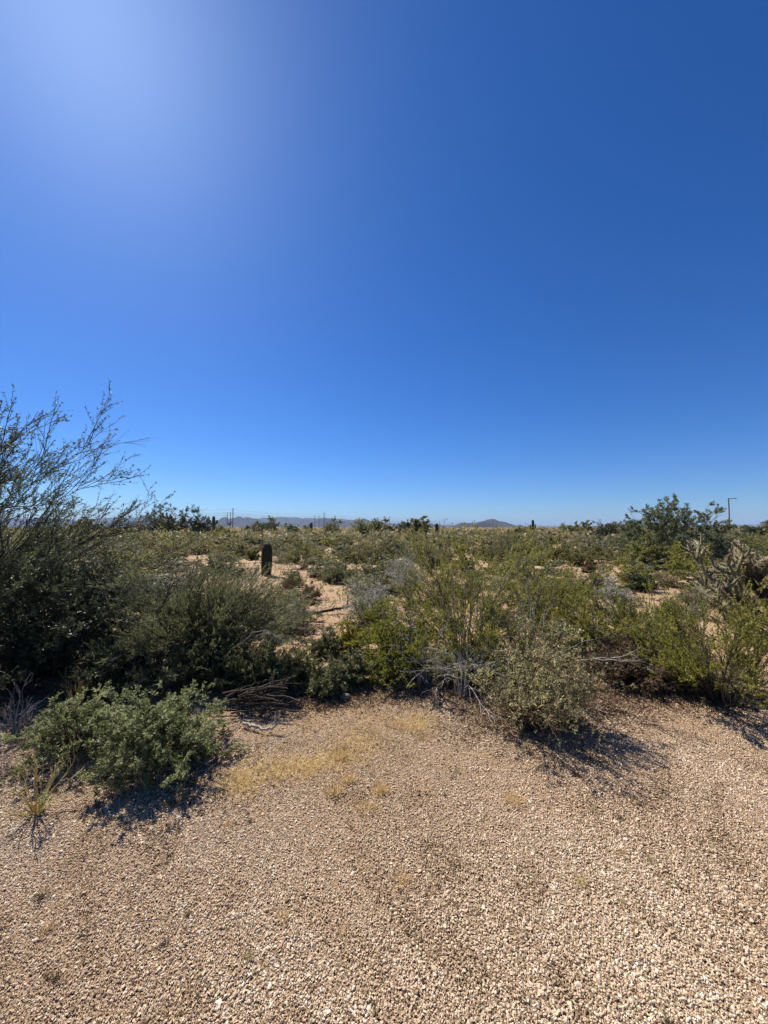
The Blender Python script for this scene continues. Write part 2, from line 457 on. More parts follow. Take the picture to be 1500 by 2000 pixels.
ridge('mountains', 'pale blue mountain range far beyond the hills', 10500,
      [(-700, 1031), (-500, 1022), (-300, 1020), (0, 1018), (150, 1021), (300, 1017), (400, 1018), (450, 1015), (500, 1013), (545, 1010), (575, 1011), (610, 1013), (640, 1012), (690, 1016), (740, 1021), (800, 1024), (900, 1026), (1050, 1029), (1150, 1028), (1250, 1028), (1350, 1027), (1450, 1025), (1560, 1022), (1700, 1020), (2000, 1024), (2200, 1031)], 1300, 6, .16, .4)

# ------------------------------------------------------------------ gravel
def gravel_density(x, y):
    e = 3.75 + 0.25 * np.sin(1.7 * x + .5) + .15 * np.sin(4.1 * x) + .25 * np.clip(x - 1.0, 0, 3) - .1 * np.clip(-x - 1, 0, 3)
    return np.clip((e - y) / 0.7, 0, 1)

def build_gravel():
    rng = np.random.default_rng(11)
    ys = np.concatenate([np.arange(0.85, 2.1, .0052), np.arange(2.1, 5.0, .0061)])
    pts = []
    for y in ys:
        s = .0052 if y < 2.1 else .0061
        wx = 1.02 * y + 1.7
        n = int(2 * wx / s)
        x = np.linspace(-wx, wx, n) + rng.uniform(-s, s, n)
        pts.append(np.stack([x, y + rng.uniform(-s, s, n)], -1))
    p = np.concatenate(pts)
    d = gravel_density(p[:, 0], p[:, 1]) * np.where(np.abs(p[:, 0]) > 1.0 * p[:, 1] + .25, .5, 1)     # thinner where the frame ends
    fines = np.sin(3.1 * p[:, 0] + 1.3 * np.sin(2.2 * p[:, 1])) * np.sin(2.7 * p[:, 1] + 1.1 * np.sin(1.7 * p[:, 0]))
    patch = .5 + .5 * np.sin(2.3 * p[:, 0] + 1.1 * p[:, 1]) * np.sin(1.9 * p[:, 1] - .8 * p[:, 0])
    p = p[rng.uniform(size=len(p)) < d * (.84 + .12 * patch) * np.where(fines > .6, .75, 1)]
    n = len(p)
    z = hf(p[:, 0], p[:, 1]) + rng.uniform(0, .005, n)
    sc = rng.lognormal(math.log(.0029), .36, n)
    zone = np.sin(1.3 * p[:, 0] + .9 * np.sin(1.1 * p[:, 1])) + np.sin(1.9 * p[:, 1] - 1.2 * p[:, 0] + .7) + .6 * np.sin(5.1 * p[:, 0] + 3.3 * p[:, 1])
    sc *= .93 + .07 * zone
    big = rng.uniform(size=n) < .0005
    sc[big] *= rng.uniform(1.5, 2.4, big.sum())
    scale = sc[:, None] * np.stack([rng.uniform(.85, 1.35, n), rng.uniform(.7, 1.05, n), rng.uniform(.5, .85, n)], -1)
    rot = np.stack([rng.normal(0, .45, n), rng.normal(0, .45, n), rng.uniform(0, 6.28, n)], -1)
    me = bpy.data.meshes.new('gravel')
    me.vertices.add(n)
    me.vertices.foreach_set('co', np.stack([p[:, 0], p[:, 1], z], -1).astype(np.float32).ravel())
    for nm, arr, ty in (('stone_scale', scale, 'FLOAT_VECTOR'), ('stone_rot', rot, 'FLOAT_VECTOR')):
        at = me.attributes.new(nm, ty, 'POINT'); at.data.foreach_set('vector', arr.astype(np.float32).ravel())
    # colour drifts slowly over the yard: pinker here, creamier there
    drift = .10 * np.sin(.9 * p[:, 0] + .4) * np.cos(1.1 * p[:, 1]) + .06 * np.sin(4.3 * p[:, 0] + 2 * p[:, 1]) - .16 * (np.sin(9 * p[:, 0] + 2.3 * np.sin(4 * p[:, 1])) * np.sin(8 * p[:, 1] + 2 * np.sin(5 * p[:, 0])) > .55)
    tint = np.clip(rng.beta(1.35, 1.2, n) + drift, 0, 1)
    at = me.attributes.new('tint', 'FLOAT', 'POINT'); at.data.foreach_set('value', tint.astype(np.float32))
    at = me.attributes.new('variant', 'INT', 'POINT'); at.data.foreach_set('value', rng.integers(0, 8, n).astype(np.int32))
    o = obj('gravel', me)
    tag(o, 'tan and pinkish crushed gravel covering the near yard', 'gravel', kind='stuff')
    ng = bpy.data.node_groups.new('gravel_scatter', 'GeometryNodeTree')
    ng.interface.new_socket('Geometry', in_out='INPUT', socket_type='NodeSocketGeometry')
    ng.interface.new_socket('Geometry', in_out='OUTPUT', socket_type='NodeSocketGeometry')
    N = ng.nodes; Lk = ng.links
    gi = N.new('NodeGroupInput'); go = N.new('NodeGroupOutput')
    gti = N.new('GeometryNodeGeometryToInstance')
    for i in range(8):
        ico = N.new('GeometryNodeMeshIcoSphere'); ico.inputs['Radius'].default_value = 1; ico.inputs['Subdivisions'].default_value = 2
        sp = N.new('GeometryNodeSetPosition')
        nz = N.new('ShaderNodeTexNoise'); nz.noise_dimensions = '4D'; nz.inputs['W'].default_value = i * 3.7 + .3
        nz.inputs['Scale'].default_value = 0.9; nz.inputs['Detail'].default_value = 1
        vm = N.new('ShaderNodeVectorMath'); vm.operation = 'SUBTRACT'; vm.inputs[1].default_value = (.5, .5, .5)
        vs = N.new('ShaderNodeVectorMath'); vs.operation = 'SCALE'; vs.inputs['Scale'].default_value = 2.2
        Lk.new(nz.outputs['Color'], vm.inputs[0]); Lk.new(vm.outputs[0], vs.inputs[0])
        Lk.new(vs.outputs[0], sp.inputs['Offset']); Lk.new(ico.outputs['Mesh'], sp.inputs['Geometry'])
        sh = N.new('GeometryNodeSetShadeSmooth'); sh.inputs['Shade Smooth'].default_value = False
        Lk.new(sp.outputs[0], sh.inputs[0])
        sm = N.new('GeometryNodeSetMaterial'); sm.inputs['Material'].default_value = M['stone']
        Lk.new(sh.outputs[0], sm.inputs[0]); Lk.new(sm.outputs[0], gti.inputs[0])
    iop = N.new('GeometryNodeInstanceOnPoints')
    iop.inputs['Pick Instance'].default_value = True
    def na(name, ty):
        a = N.new('GeometryNodeInputNamedAttribute'); a.data_type = ty; a.inputs['Name'].default_value = name
        return a.outputs[0]
    Lk.new(gi.outputs[0], iop.inputs['Points']); Lk.new(gti.outputs[0], iop.inputs['Instance'])
    Lk.new(na('variant', 'INT'), iop.inputs['Instance Index'])
    Lk.new(na('stone_scale', 'FLOAT_VECTOR'), iop.inputs['Scale'])
    e2r = N.new('FunctionNodeEulerToRotation'); Lk.new(na('stone_rot', 'FLOAT_VECTOR'), e2r.inputs[0])
    Lk.new(e2r.outputs[0], iop.inputs['Rotation'])
    Lk.new(iop.outputs[0], go.inputs[0])
    md = o.modifiers.new('scatter', 'NODES'); md.node_group = ng
    me.materials.append(M['stone'])
    print('gravel stones', n)
build_gravel()

# ------------------------------------------------------------------ plants
def shrub_geo(seed, W, H, n_stem=24, spread=70, n2=8, n3=6, leaf_n=8, leaf=(.014, .008), r=.008, a2=(18, 45), a3=(20, 55),
              l2=.45, l3=.45, t2=(.3, 1), wander=.12, up=.04, curve=.25, leaf_t0=.15, D=None, bias=None, twig_sides=3, big_leaf=False,
              leaf_spread=.9, jitter=.15, base_r=.05, along=.6, leaf_keep=1.0, K=(6, 4, 3), lean=(0, 0), twig_draw=.45, big_twigs=False, rag=(.62, 1.04), bald=.12, tri=False):
    """stems and leaves of one bush, base at the origin; W, D across and H tall"""
    rng = np.random.default_rng(seed)
    D = D or W
    az = (np.arange(n_stem) + rng.uniform(0, 1, n_stem)) / n_stem * 2 * np.pi * 2.618
    th = np.radians(spread) * np.sqrt((rng.permutation(n_stem) + .5) / n_stem)
    dv = np.stack([np.sin(th) * np.cos(az), np.sin(th) * np.sin(az), np.cos(th)], -1)
    rad = 1 / np.sqrt((dv[:, 0] / (W / 2)) ** 2 + (dv[:, 1] / (D / 2)) ** 2 + (dv[:, 2] / H) ** 2)
    tip = dv * (rad * rng.uniform(rag[0], rag[1], n_stem))[:, None] + np.array([lean[0], lean[1], 0])
    st = np.stack([np.cos(az), np.sin(az), az * 0], -1) * (base_r * W * rng.uniform(.2, 1, n_stem))[:, None]
    t = np.linspace(0, 1, K[0])[None, :, None]
    L = np.linalg.norm(tip, axis=1)
    hor = tip * [1, 1, 0]
    bendv = (np.array([0, 0, 1.0]) * L[:, None] * .5 - hor * .5) * curve
    P = st[:, None] * (1 - t) + tip[:, None] * t + bendv[:, None] * np.sin(t * np.pi) + np.cumsum(rng.normal(size=(n_stem, K[0], 3)), 1) * (L * .035 * wander / .12)[:, None, None] * np.sin(np.clip(t, 0, 1) * np.pi / 2)
    P[:, 0] = st; P[:, 0, 2] = -.03
    P[:, :, 2] = np.maximum(P[:, :, 2], .01 + .02 * t[:, :, 0])
    P[:, 0, 2] = -.03
    S = Geo(); Lf = Geo()
    tn = rng.uniform(.1, .9, n_stem)
    tubes(S, P, r * (1 - .75 * t[:, :, 0]) * rng.uniform(.6, 1.3, (n_stem, 1)), 4, tn)
    P2, t2v = grow(P, n2, rng, t2[0], t2[1], a2, l2, K[1], wander, up, .45, bias)
    tubes(S, P2, r * .45 * np.linspace(1, .45, K[1])[None], 3, np.repeat(tn, n2))
    P3, _ = grow(P2, n3, rng, .15, 1, a3, l3, K[2], wander, up, .35, bias)
    kd = rng.uniform(size=len(P3)) < twig_draw
    PT = P3[kd]; PT = PT if K[2] <= 3 and big_twigs else PT[:, [0, -1]] if not big_twigs else PT
    tubes(S, PT, r * .22 * np.linspace(1, .5, PT.shape[1])[None], 3, np.repeat(tn, n2 * n3)[kd])
    if leaf_n:
        tl = rng.uniform(leaf_t0, 1.02, (len(P3), leaf_n))
        pos, tan = at_t(P3, tl)
        pos = pos.reshape(-1, 3); tan = tan.reshape(-1, 3)
        pt = np.repeat(np.clip(np.repeat(rng.normal(.45, .17, len(P2)), n3) + rng.normal(0, .1, len(P3)), 0, 1), leaf_n)
        bare = np.repeat(rng.uniform(size=len(P2)) < bald, n3 * leaf_n)          # some twigs are dead
        keep = (pos[:, 2] > .02) & (rng.uniform(size=len(pos)) < leaf_keep) & ~bare
        pos, tan, pt = pos[keep], tan[keep], pt[keep]
        n = len(pos)
        d = unit(tan * along + leaf_spread * rvec(rng, (n,)) + np.array([0, 0, .15]))
        f = rng.uniform(.6, 1.4, n)
        tint = np.clip(pt + rng.normal(0, jitter, n), 0, 1)
        if big_leaf:
            leaf_broad(Lf, pos, d, rng, leaf[0] * f, leaf[1] * f, tint)
        else:
            (leaf_tris if tri else leaf_quads)(Lf, pos, d, rng, leaf[0] * f, leaf[1] * f, tint)
    return S, Lf, (P, P2, P3)

def bush(name, label, cat, x, y, seed, W, H, leaf_mat_, stem_mat_, group=None, rz=0.0, extra=None, **kw):
    S, Lf, lines = shrub_geo(seed, W, H, **kw)
    root = empty(name, (x, y, float(hf(x, y))), rz)
    tag(root, label, cat, group)
    obj('stems', S.mesh('stems', stem_mat_), root)
    if Lf.n: obj('foliage', Lf.mesh('foliage', leaf_mat_), root)
    if extra: extra(root, lines, np.random.default_rng(seed + 900))
    return root

OCC = []      # (x, y, r) of hand placed plants, kept free of the scattered scrub

# --- the big dark tree at the left edge
bush('desert_tree', 'tall dark tree with sparse leafy branches fanning into the sky at the left edge', 'tree',
     -5.6, 4.75, 21, 5.3, 3.75, M['tree_leaf'], M['stem_dark'], n_stem=96, spread=88, n2=11, n3=8, leaf_n=17, leaf=(.032, .013), r=.012, twig_draw=.9, rag=(.7, 1.0), tri=True,
     a2=(12, 38), a3=(15, 45), l2=.42, l3=.42, t2=(.35, 1), wander=.11, up=.05, curve=.18, leaf_t0=.1, bias=(.12, 0, .08), K=(8, 6, 4), leaf_spread=1.0, along=.7)
OCC.append((-5.6, 4.8, 1.5))
# --- dark dense bush below the tree
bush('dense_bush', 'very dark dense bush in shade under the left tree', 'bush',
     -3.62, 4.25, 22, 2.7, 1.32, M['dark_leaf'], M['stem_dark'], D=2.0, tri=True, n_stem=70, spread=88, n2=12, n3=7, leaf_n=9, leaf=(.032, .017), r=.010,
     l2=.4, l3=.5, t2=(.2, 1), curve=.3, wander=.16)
OCC.append((-3.6, 4.25, 1.4))
# --- the big grey green bush
bush('feathery_bush', 'wide feathery grey green bush between the dark bush and the bare path', 'bush',
     -2.02, 4.4, 23, 2.15, .97, M['grey_green'], M['stem_grey'], D=1.8, tri=True, n_stem=130, spread=88, n2=12, n3=7, leaf_n=8, leaf=(.038, .007), r=.006, rag=(.7, 1.08),
     l2=.42, l3=.5, t2=(.2, 1), a2=(10, 32), a3=(10, 35), curve=.35, bias=(.1, -.05, .25), leaf_spread=.55, along=1.0)
OCC.append((-1.8, 4.4, 1.2))
x, y, W, H = spot(400, 1378, 200, 1255)
bush('feathery_bush', 'low dense grey green bush at the foot of the wide feathery bush', 'bush', x, y, 27, W, H, M['grey_green'], M['stem_grey'],
     n_stem=80, spread=88, n2=9, n3=6, leaf_n=8, leaf=(.032, .0068), r=.005, t2=(.15, 1), a2=(10, 32), a3=(10, 35), leaf_spread=.55, along=1.0, twig_draw=.8)
x, y, W, H = spot(512, 1376, 150, 1250)
bush('scrub_bush', 'dark green twiggy bush behind the dead branch pile', 'bush', x, y, 28, W, H, M['grey_green'], M['stem_dark'],
     n_stem=64, spread=86, n2=9, n3=6, leaf_n=7, leaf=(.03, .0075), r=.005, t2=(.15, 1), leaf_spread=.6, along=.9, twig_draw=.8)
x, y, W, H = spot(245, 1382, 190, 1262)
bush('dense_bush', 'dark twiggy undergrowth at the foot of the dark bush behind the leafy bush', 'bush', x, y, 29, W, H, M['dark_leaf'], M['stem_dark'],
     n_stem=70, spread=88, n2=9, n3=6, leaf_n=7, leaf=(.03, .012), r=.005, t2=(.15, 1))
# --- pale mixed bush at its right flank
x, y, W, H = spot(565, 1245, 90, 1160)
bush('scrub_bush', 'sparse beige and green bush on the right flank of the feathery bush', 'bush', x, y, 24, W, H, M['silver'], M['stem_grey'],
     n_stem=34, spread=75, n2=8, n3=6, leaf_n=7, leaf=(.022, .009), r=.006)
OCC.append((x, y, W / 2))
# --- leafy bush in front
bl = dict(n_stem=86, spread=86, n2=7, n3=5, leaf_n=14, leaf=(.019, .0062), r=.004, jitter=.28, rag=(.7, 1.05), l2=.38, l3=.4, t2=(.25, 1), curve=.3, leaf_spread=.9, along=.7)
bush('leafy_bush', 'low silvery green leafy bush at the edge of the gravel, beside the dead branch pile', 'bush',
     -1.52, 2.62, 25, .9, .44, M['brittle'], M['stem_green'], D=.95, **bl)
bl2 = dict(bl); bl2.update(n_stem=52)
bush('leafy_bush', 'sparser leafy bush with brown gaps behind the dry twigs at the left edge', 'bush',
     -2.2, 2.8, 26, .8, .36, M['brittle'], M['stem_brown'], D=.8, **bl2)
OCC += [(-1.5, 2.65, .5), (-2.2, 2.8, .5)]

# --- creosote bushes of the middle
cr = dict(n_stem=62, spread=66, n2=9, n3=6, leaf_n=13, leaf=(.019, .0085), r=.006, t2=(.25, 1), l2=.42, l3=.5, a2=(10, 30), a3=(10, 32), up=.07, curve=.1, K=(7, 4, 3), along=1.0, leaf_spread=.65, rag=(.55, 1.06))
x, y = ux(905, 4.9), 4.9
bush('creosote_bush', 'tall green creosote bush with pale bare stems, standing in the middle', 'bush', x, y, 31, 2.4, 1.74, M['creo'], M['stem_grey'], **cr)
OCC.append((x, y, .9))
x, y = ux(785, 4.3), 4.3
bush('creosote_bush', 'low bright green creosote bush beside the bare path', 'bush', x, y, 32, 1.1, .72, M['creo_bright'], M['stem_green'], **{**cr, 'n_stem': 48, 'spread': 74, 'n2': 9})
OCC.append((x, y, .5))
x, y = ux(1075, 5.4), 5.4
bush('creosote_bush', 'olive creosote bush behind the tall bare white stalks', 'bush', x, y, 33, 1.9, 1.15, M['creo'], M['stem_grey'], **{**cr, 'n_stem': 46})
OCC.append((x, y, .7))
x, y = ux(1395, 3.5), 3.5
bush('creosote_bush', 'wispy olive creosote bush in front of the cholla at the right edge', 'bush', x, y, 34, 1.6, 1.14, M['creo'], M['stem_dark'],
     **{**cr, 'spread': 70, 'n_stem': 44})
OCC.append((x, y, .8))
x, y = ux(1250, 4.9), 4.9
bush('creosote_bush', 'small olive creosote bush above the fallen grey branches', 'bush', x, y, 35, 1.4, .82, M['creo'], M['stem_grey'], **{**cr, 'n_stem': 36})
OCC.append((x, y, .5))
x, y = ux(1590, 3.9), 3.9
bush('creosote_bush', 'yellow green creosote bush cut by the right edge of the picture', 'bush', x, y, 36, 1.3, .9, M['creo_yellow'], M['stem_dark'], **{**cr, 'n_stem': 30})

for (u_, y_, W_, H_, sd, lb, mt) in ((985, 4.15, 1.25, .82, 37, 'wispy green creosote bush directly behind the straw coloured brittle bush', 'creo'), (1165, 4.6, 1.4, .78, 38, 'low wispy creosote bush between the yellow flowers and the fallen branch', 'creo_yellow'),
                                (1290, 4.3, 1.3, .88, 39, 'wispy yellow green creosote bush left of the right edge creosote', 'creo'), (690, 5.0, .5, .35, 40, 'tiny golden green bush on the end of the bare path', 'creo_yellow')):
    bush('creosote_bush', lb, 'bush', ux(u_, y_), y_, sd, W_, H_, M[mt], M['stem_grey'], **{**cr, 'n_stem': 34, 'leaf_n': 11, 'tri': True, 'spread': 74})
    OCC.append((ux(u_, y_), y_, W_ * .4))

# --- brittle bush with dry seed heads at the gravel edge
def seed_heads(root, lines, rng):
    g = Geo(); P, P2, P3 = lines
    pos = P3[:, -1][rng.uniform(size=len(P3)) < .8]
    k = 5
    pos = np.repeat(pos, k, 0) + rng.normal(0, .006, (len(pos) * k, 3))
    leaf_quads(g, pos, rvec(rng, (len(pos),)) + [0, 0, .6], rng, .014, .007, rng.uniform(0, 1, len(pos)))
    obj('seed_heads', g.mesh('seed_heads', M['silver']), root)
x, y = ux(1015, 3.15), 3.15
bush('brittle_bush', 'straw coloured brittle bush with dry seed heads casting a long shadow on the gravel', 'bush', x, y, 41, 1.3, .7, M['seed'], M['stem_brown'],
     extra=seed_heads, D=.85, n_stem=60, spread=64, lean=(.12, -.05), n2=7, n3=5, leaf_n=7, leaf=(.022, .008), r=.005, t2=(.2, 1), l2=.4, l3=.45, leaf_keep=.45, bald=.4, rag=(.35, 1.2), twig_draw=1.0)
OCC.append((x, y, .5))
x, y = gp(1115, 1415)
bush('brittle_bush', 'small grey green sprig standing on the gravel beside the straw coloured bush', 'bush', x, y, 42, .3, .3, M['silver'], M['stem_green'],
     n_stem=14, spread=50, n2=5, n3=3, leaf_n=6, leaf=(.022, .009), r=.003)
x, y = ux(1090, 3.2), 3.2  # extra bush, added to throw a long streaky shadow over the gravel
bush('brittle_bush', 'thin straggly dry bush leaning right, added beside the straw coloured brittle bush for its shadow', 'bush', x, y, 44, .55, .72, M['seed'], M['stem_brown'], extra=seed_heads,
     n_stem=26, spread=48, n2=6, n3=5, leaf_n=5, leaf=(.022, .008), r=.004, t2=(.25, 1), bald=.35, rag=(.5, 1.1), twig_draw=1.0)
bush('brittle_bush', 'grey green leafy bush below the yellow flowers', 'bush', ux(1130, 4.7), 4.7, 43, .85, .5, M['silver'], M['stem_grey'],
     n_stem=40, spread=80, n2=7, n3=4, leaf_n=8, leaf=(.03, .011), r=.005)

# --- smaller plants of the near row
def near(name, label, u, v, w, vt, seed, leafm, stemm, cat='bush', **kw):
    x, y, W, H = spot(u, v, w, vt)
    k = dict(tri=True, n_stem=36, spread=84, n2=8, n3=5, leaf_n=7, leaf=(.03, .0115), r=.0045, t2=(.15, 1), K=(5, 3, 3))
    k.update(kw)
    OCC.append((x, y, W / 2))
    return bush(name, label, cat, x, y, seed, W, H, leafm, stemm, **k)
near('scrub_bush', 'dark grey half dead bush in the gap between feathery bush and creosote', 640, 1290, 75, 1222, 51, M['grey_green'], M['stem_dark'], leaf_keep=.6)
near('scrub_bush', 'low dark twiggy bush on the far rim of the gravel', 640, 1368, 110, 1300, 52, M['grey_green'], M['stem_dark'], n_stem=40, leaf_keep=.7)
near('scrub_bush', 'yellowish dry bush at the foot of the feathery bush', 585, 1345, 80, 1262, 53, M['olive'], M['stem_brown'], leaf_keep=.8)
near('scrub_bush', 'low grey scrub closing the end of the bare path', 690, 1345, 80, 1278, 69, M['grey_green'], M['stem_grey'], n_stem=44)
near('pale_bush', 'round pale grey bush beside the bare path', 722, 1212, 118, 1124, 54, M['pale_grey'], M['stem_pale'], n_stem=56, n2=9, leaf=(.024, .010))
near('pale_bush', 'taller pale silvery bush behind the round grey one', 798, 1178, 84, 1064, 55, M['pale_grey'], M['stem_pale'], n_stem=48, spread=45, n2=9, leaf=(.022, .009))
near('brown_bush', 'round reddish brown dried bush on the bare soil', 608, 1176, 46, 1136, 56, M['brown_leaf'], M['stem_brown'], n_stem=34, leaf=(.03, .008))
near('green_bush', 'small round green bush on bare soil left of the pale bushes', 655, 1142, 56, 1104, 57, M['grey_green'], M['stem_dark'], leaf=(.04, .012))
near('green_bush', 'grey green bush at the foot of the short thick saguaro', 572, 1143, 40, 1108, 58, M['grey_green'], M['stem_grey'], leaf=(.035, .014))
near('pale_bush', 'pale grey bush with a dark green bush behind it, on the right', 1195, 1185, 80, 1130, 59, M['pale_grey'], M['stem_grey'], leaf=(.028, .012), leaf_keep=.8)
near('dark_bush', 'dark low bush behind the pale grey one on the right', 1248, 1158, 62, 1124, 60, M['dark_leaf'], M['stem_dark'], leaf=(.04, .018))
near('creosote_bush', 'green creosote bush behind the yellow flowers', 1106, 1195, 70, 1092, 61, M['creo'], M['stem_green'], spread=55, leaf=(.026, .012))
near('scrub_bush', 'pale straw tinted bush right of the yellow flowers', 1210, 1232, 95, 1178, 62, M['silver'], M['stem_pale'], leaf=(.026, .009), leaf_keep=.8)
near('scrub_bush', 'pale dry bush under the reaching cholla arms', 1300, 1240, 90, 1180, 63, M['silver'], M['stem_pale'], leaf=(.024, .008), leaf_keep=.7)
near('scrub_bush', 'low brown bush tangled in the fallen branches', 1215, 1360, 190, 1262, 64, M['brown_leaf'], M['stem_brown'], n_stem=90, leaf_keep=.75)
near('scrub_bush', 'low brown scrub under the right creosote bush', 1320, 1372, 170, 1270, 65, M['dusty'], M['stem_brown'], n_stem=80, leaf_keep=.75)
near('scrub_bush', 'low bright green scrub at the rim of the gravel under the middle creosote', 785, 1350, 150, 1262, 66, M['creo_bright'], M['stem_dark'], n_stem=60, leaf_n=9, leaf=(.02, .009))
near('scrub_bush', 'dull green scrub left of the straw coloured brittle bush', 900, 1352, 150, 1262, 67, M['creo'], M['stem_grey'], n_stem=60, leaf_n=9, leaf=(.02, .009))
near('grass_tuft', 'yellow blooming tuft behind the grey green leafy bush', 1095, 1236, 52, 1180, 68, M['yellow'], M['stem_green'], 'flower', n_stem=30, n2=5, n3=4, leaf=(.03, .018), r=.003, bald=0)

# --- bare stalks, dead sticks
def sticks(name, label, cat, x, y, seed, W, H, mat, n_stem, spread, r, n2=5, n3=3, rz=0, tilt=None, group=None, **kw):
    S, _, _l = shrub_geo(seed, W, H, n_stem=n_stem, spread=spread, n2=n2, n3=n3, leaf_n=0, r=r, **kw)
    o = obj(name, S.mesh(name, mat), None, (x, y, float(hf(x, y))))
    o.rotation_euler = (0, 0, rz)
    return tag(o, label, cat, group)
x, y = gp(70, 1592)
sticks('twig_plant', 'leafless tan twigs rising from one foot on the gravel at the left edge', 'dry plant', x, y, 71, .5, .36, M['seed'], 26, 62, .0042, 3, 2, l2=.35, l3=.4, t2=(.4, 1), curve=.05, base_r=.02)
x, y = gp(18, 1440)
sticks('twig_plant', 'pale dry stalks standing at the left edge before the dark bush', 'dry plant', x, y + .05, 72, .4, .42, M['stem_pale'], 12, 35, .005, 4, 2, curve=.05)
x, y = gp(150, 1385)
sticks('twig_plant', 'thin dry grass stalks behind the leafy bush', 'dry plant', x, y, 73, .35, .38, M['straw'], 20, 30, .0025, 2, 1, curve=.05)
x, y = ux(1030, 4.35), 4.35
sticks('bare_stalks', 'tall bare white stalks standing right of the middle creosote', 'dry plant', x, y, 74, .6, 1.02, M['stem_bleached'], 20, 24, .006, 4, 3, l2=.3, l3=.35, t2=(.4, 1), a2=(10, 25), curve=.03)
x, y = ux(830, 4.0), 4.0
sticks('dead_bush', 'bleached dead bush with pale grey branches in the middle creosote', 'dry plant', x, y, 75, 1.25, .75, M['stem_bleached'], 18, 70, .004, 6, 4, curve=.1)
x, y = ux(900, 3.75), 3.75
sticks('dead_bush', 'tangle of pale grey dead sticks lying low before the middle creosote', 'dry plant', x, y, 76, 1.35, .42, M['stem_bleached'], 22, 84, .0035, 7, 4, curve=.5)
x, y = ux(330, 3.9), 3.8
sticks('dead_bush', 'bare grey twigs at the foot of the feathery bush', 'dry plant', x, y, 77, 1.1, .42, M['stem_grey'], 30, 86, .006, 6, 4, curve=.3)
x, y = ux(265, 3.95), 3.95
sticks('bare_branches', 'long bare dark branches leaning right out of the dark bush', 'branch', x, y, 78, .7, 1.2, M['stem_dark'], 7, 30, .011, 5, 4, l2=.5, l3=.4, t2=(.35, 1), a2=(10, 28), a3=(12, 30), curve=0, lean=(.52, 0), bias=(.15, 0, .1))

def branch_run(geo, pts, r0, r1, rng, K=14, wob=.012):
    pts = np.array(pts, float)
    s = np.linspace(0, len(pts) - 1, K); i = np.minimum(s.astype(int), len(pts) - 2); w = (s - i)[:, None]
    p = pts[i] * (1 - w) + pts[i + 1] * w
    p[1:-1] = (p[:-2] + p[1:-1] * 2 + p[2:]) / 4
    p += rng.normal(0, wob, p.shape) * [1, 1, .5]
    tubes(geo, p[None], np.linspace(r0, r1, K)[None], 6, .6)
    return p[None]

def fallen(name, label, pts, r0, r1, seed, mat, n2=9, n3=5):
    rng = np.random.default_rng(seed); g = Geo()
    x0, y0 = pts[0][0], pts[0][1]
    P = branch_run(g, [(p[0] - x0, p[1] - y0, p[2]) for p in pts], r0, r1, rng)
    P2, _ = grow(P, n2, rng, .25, .98, (25, 60), .4, 6, .16, .02, .5)
    tubes(g, P2, r0 * .45 * np.linspace(1, .4, 6)[None], 5, .6)
    if n3:
        P3, _ = grow(P2, n3, rng, .25, 1, (20, 50), .45, 5, .16, 0, .4)
        tubes(g, P3, r0 * .22 * np.linspace(1, .4, 5)[None], 4, .5)
    o = obj(name, g.mesh(name, mat), None, (x0, y0, float(hf(x0, y0))))
    return tag(o, label, 'branch')
def px(u, v, y): return (ux(u, y), y, hz(v, y))
fallen('fallen_branch', 'long grey fallen branch arching above the brown litter on the right', [px(1085, 1280, 4.3), px(1140, 1252, 4.3), px(1200, 1240, 4.3), px(1260, 1238, 4.4), px(1330, 1262, 4.4)], .009, .003, 81, M['stem_grey'])
fallen('fallen_branch', 'pale forked fallen branch below the arching one on the right', [px(1095, 1300, 4.0), px(1150, 1283, 3.95), px(1200, 1286, 3.9), px(1250, 1292, 3.9), px(1310, 1315, 3.8)], .009, .003, 82, M['stem_pale'])
fallen('fallen_branch', 'bleached crooked branch lying in front of the dead branch pile', [px(486, 1418, 3.1), px(500, 1424, 3.05), px(522, 1432, 3.0), px(538, 1428, 3.02), px(548, 1410, 3.06)], .013, .007, 83, M['stem_pale'], 3, 1)
fallen('fallen_branch', 'pale dead branch lying across the feathery bush', [px(470, 1262, 3.75), px(500, 1236, 3.75), px(525, 1236, 3.75), px(552, 1254, 3.7)], .005, .002, 84, M['stem_pale'], 5, 2)

fallen('fallen_branch', 'dark weathered log lying across the bare path', [px(590, 1200, 7.1), px(625, 1197, 7.05), px(655, 1192, 7.15), px(684, 1187, 7.3)], .035, .02, 86, M['stem_dark'], 3, 1)

def branch_pile():
    rng = np.random.default_rng(85)
    x0, y0 = gp(497, 1412)
    root = empty('branch_pile', (x0, y0 + .12, float(hf(x0, y0))))
    tag(root, 'pile of dark dead branches on the rim of the gravel', 'branch pile')
    for i in range(26):
        g = Geo()
        a = rng.normal(.35, .5); L = rng.uniform(.22, .6)
        c = np.array([rng.uniform(-.16, .16), rng.uniform(-.1, .14), rng.uniform(.01, .22)])
        d = np.array([math.cos(a), math.sin(a) * .6, rng.normal(0, .12)])
        pts = [c - d * L / 2, c + [0, 0, rng.uniform(-.01, .04)], c + d * L / 2]
        pts = [np.array([p[0], p[1], max(.012, p[2])]) for p in pts]
        r = rng.uniform(.004, .011)
        P = branch_run(g, pts, r, r * .5, rng, 8, .008)
        P2, _ = grow(P, 3, rng, .3, 1, (25, 60), .4, 4, .15, .02)
        P2[:, :, 2] = np.maximum(P2[:, :, 2], .008)
        tubes(g, P2, r * .4 * np.linspace(1, .4, 4)[None], 4, .4)
        obj('branch', g.mesh('branch', M['stem_dark'] if i % 5 else M['stem_brown']), root)
branch_pile()

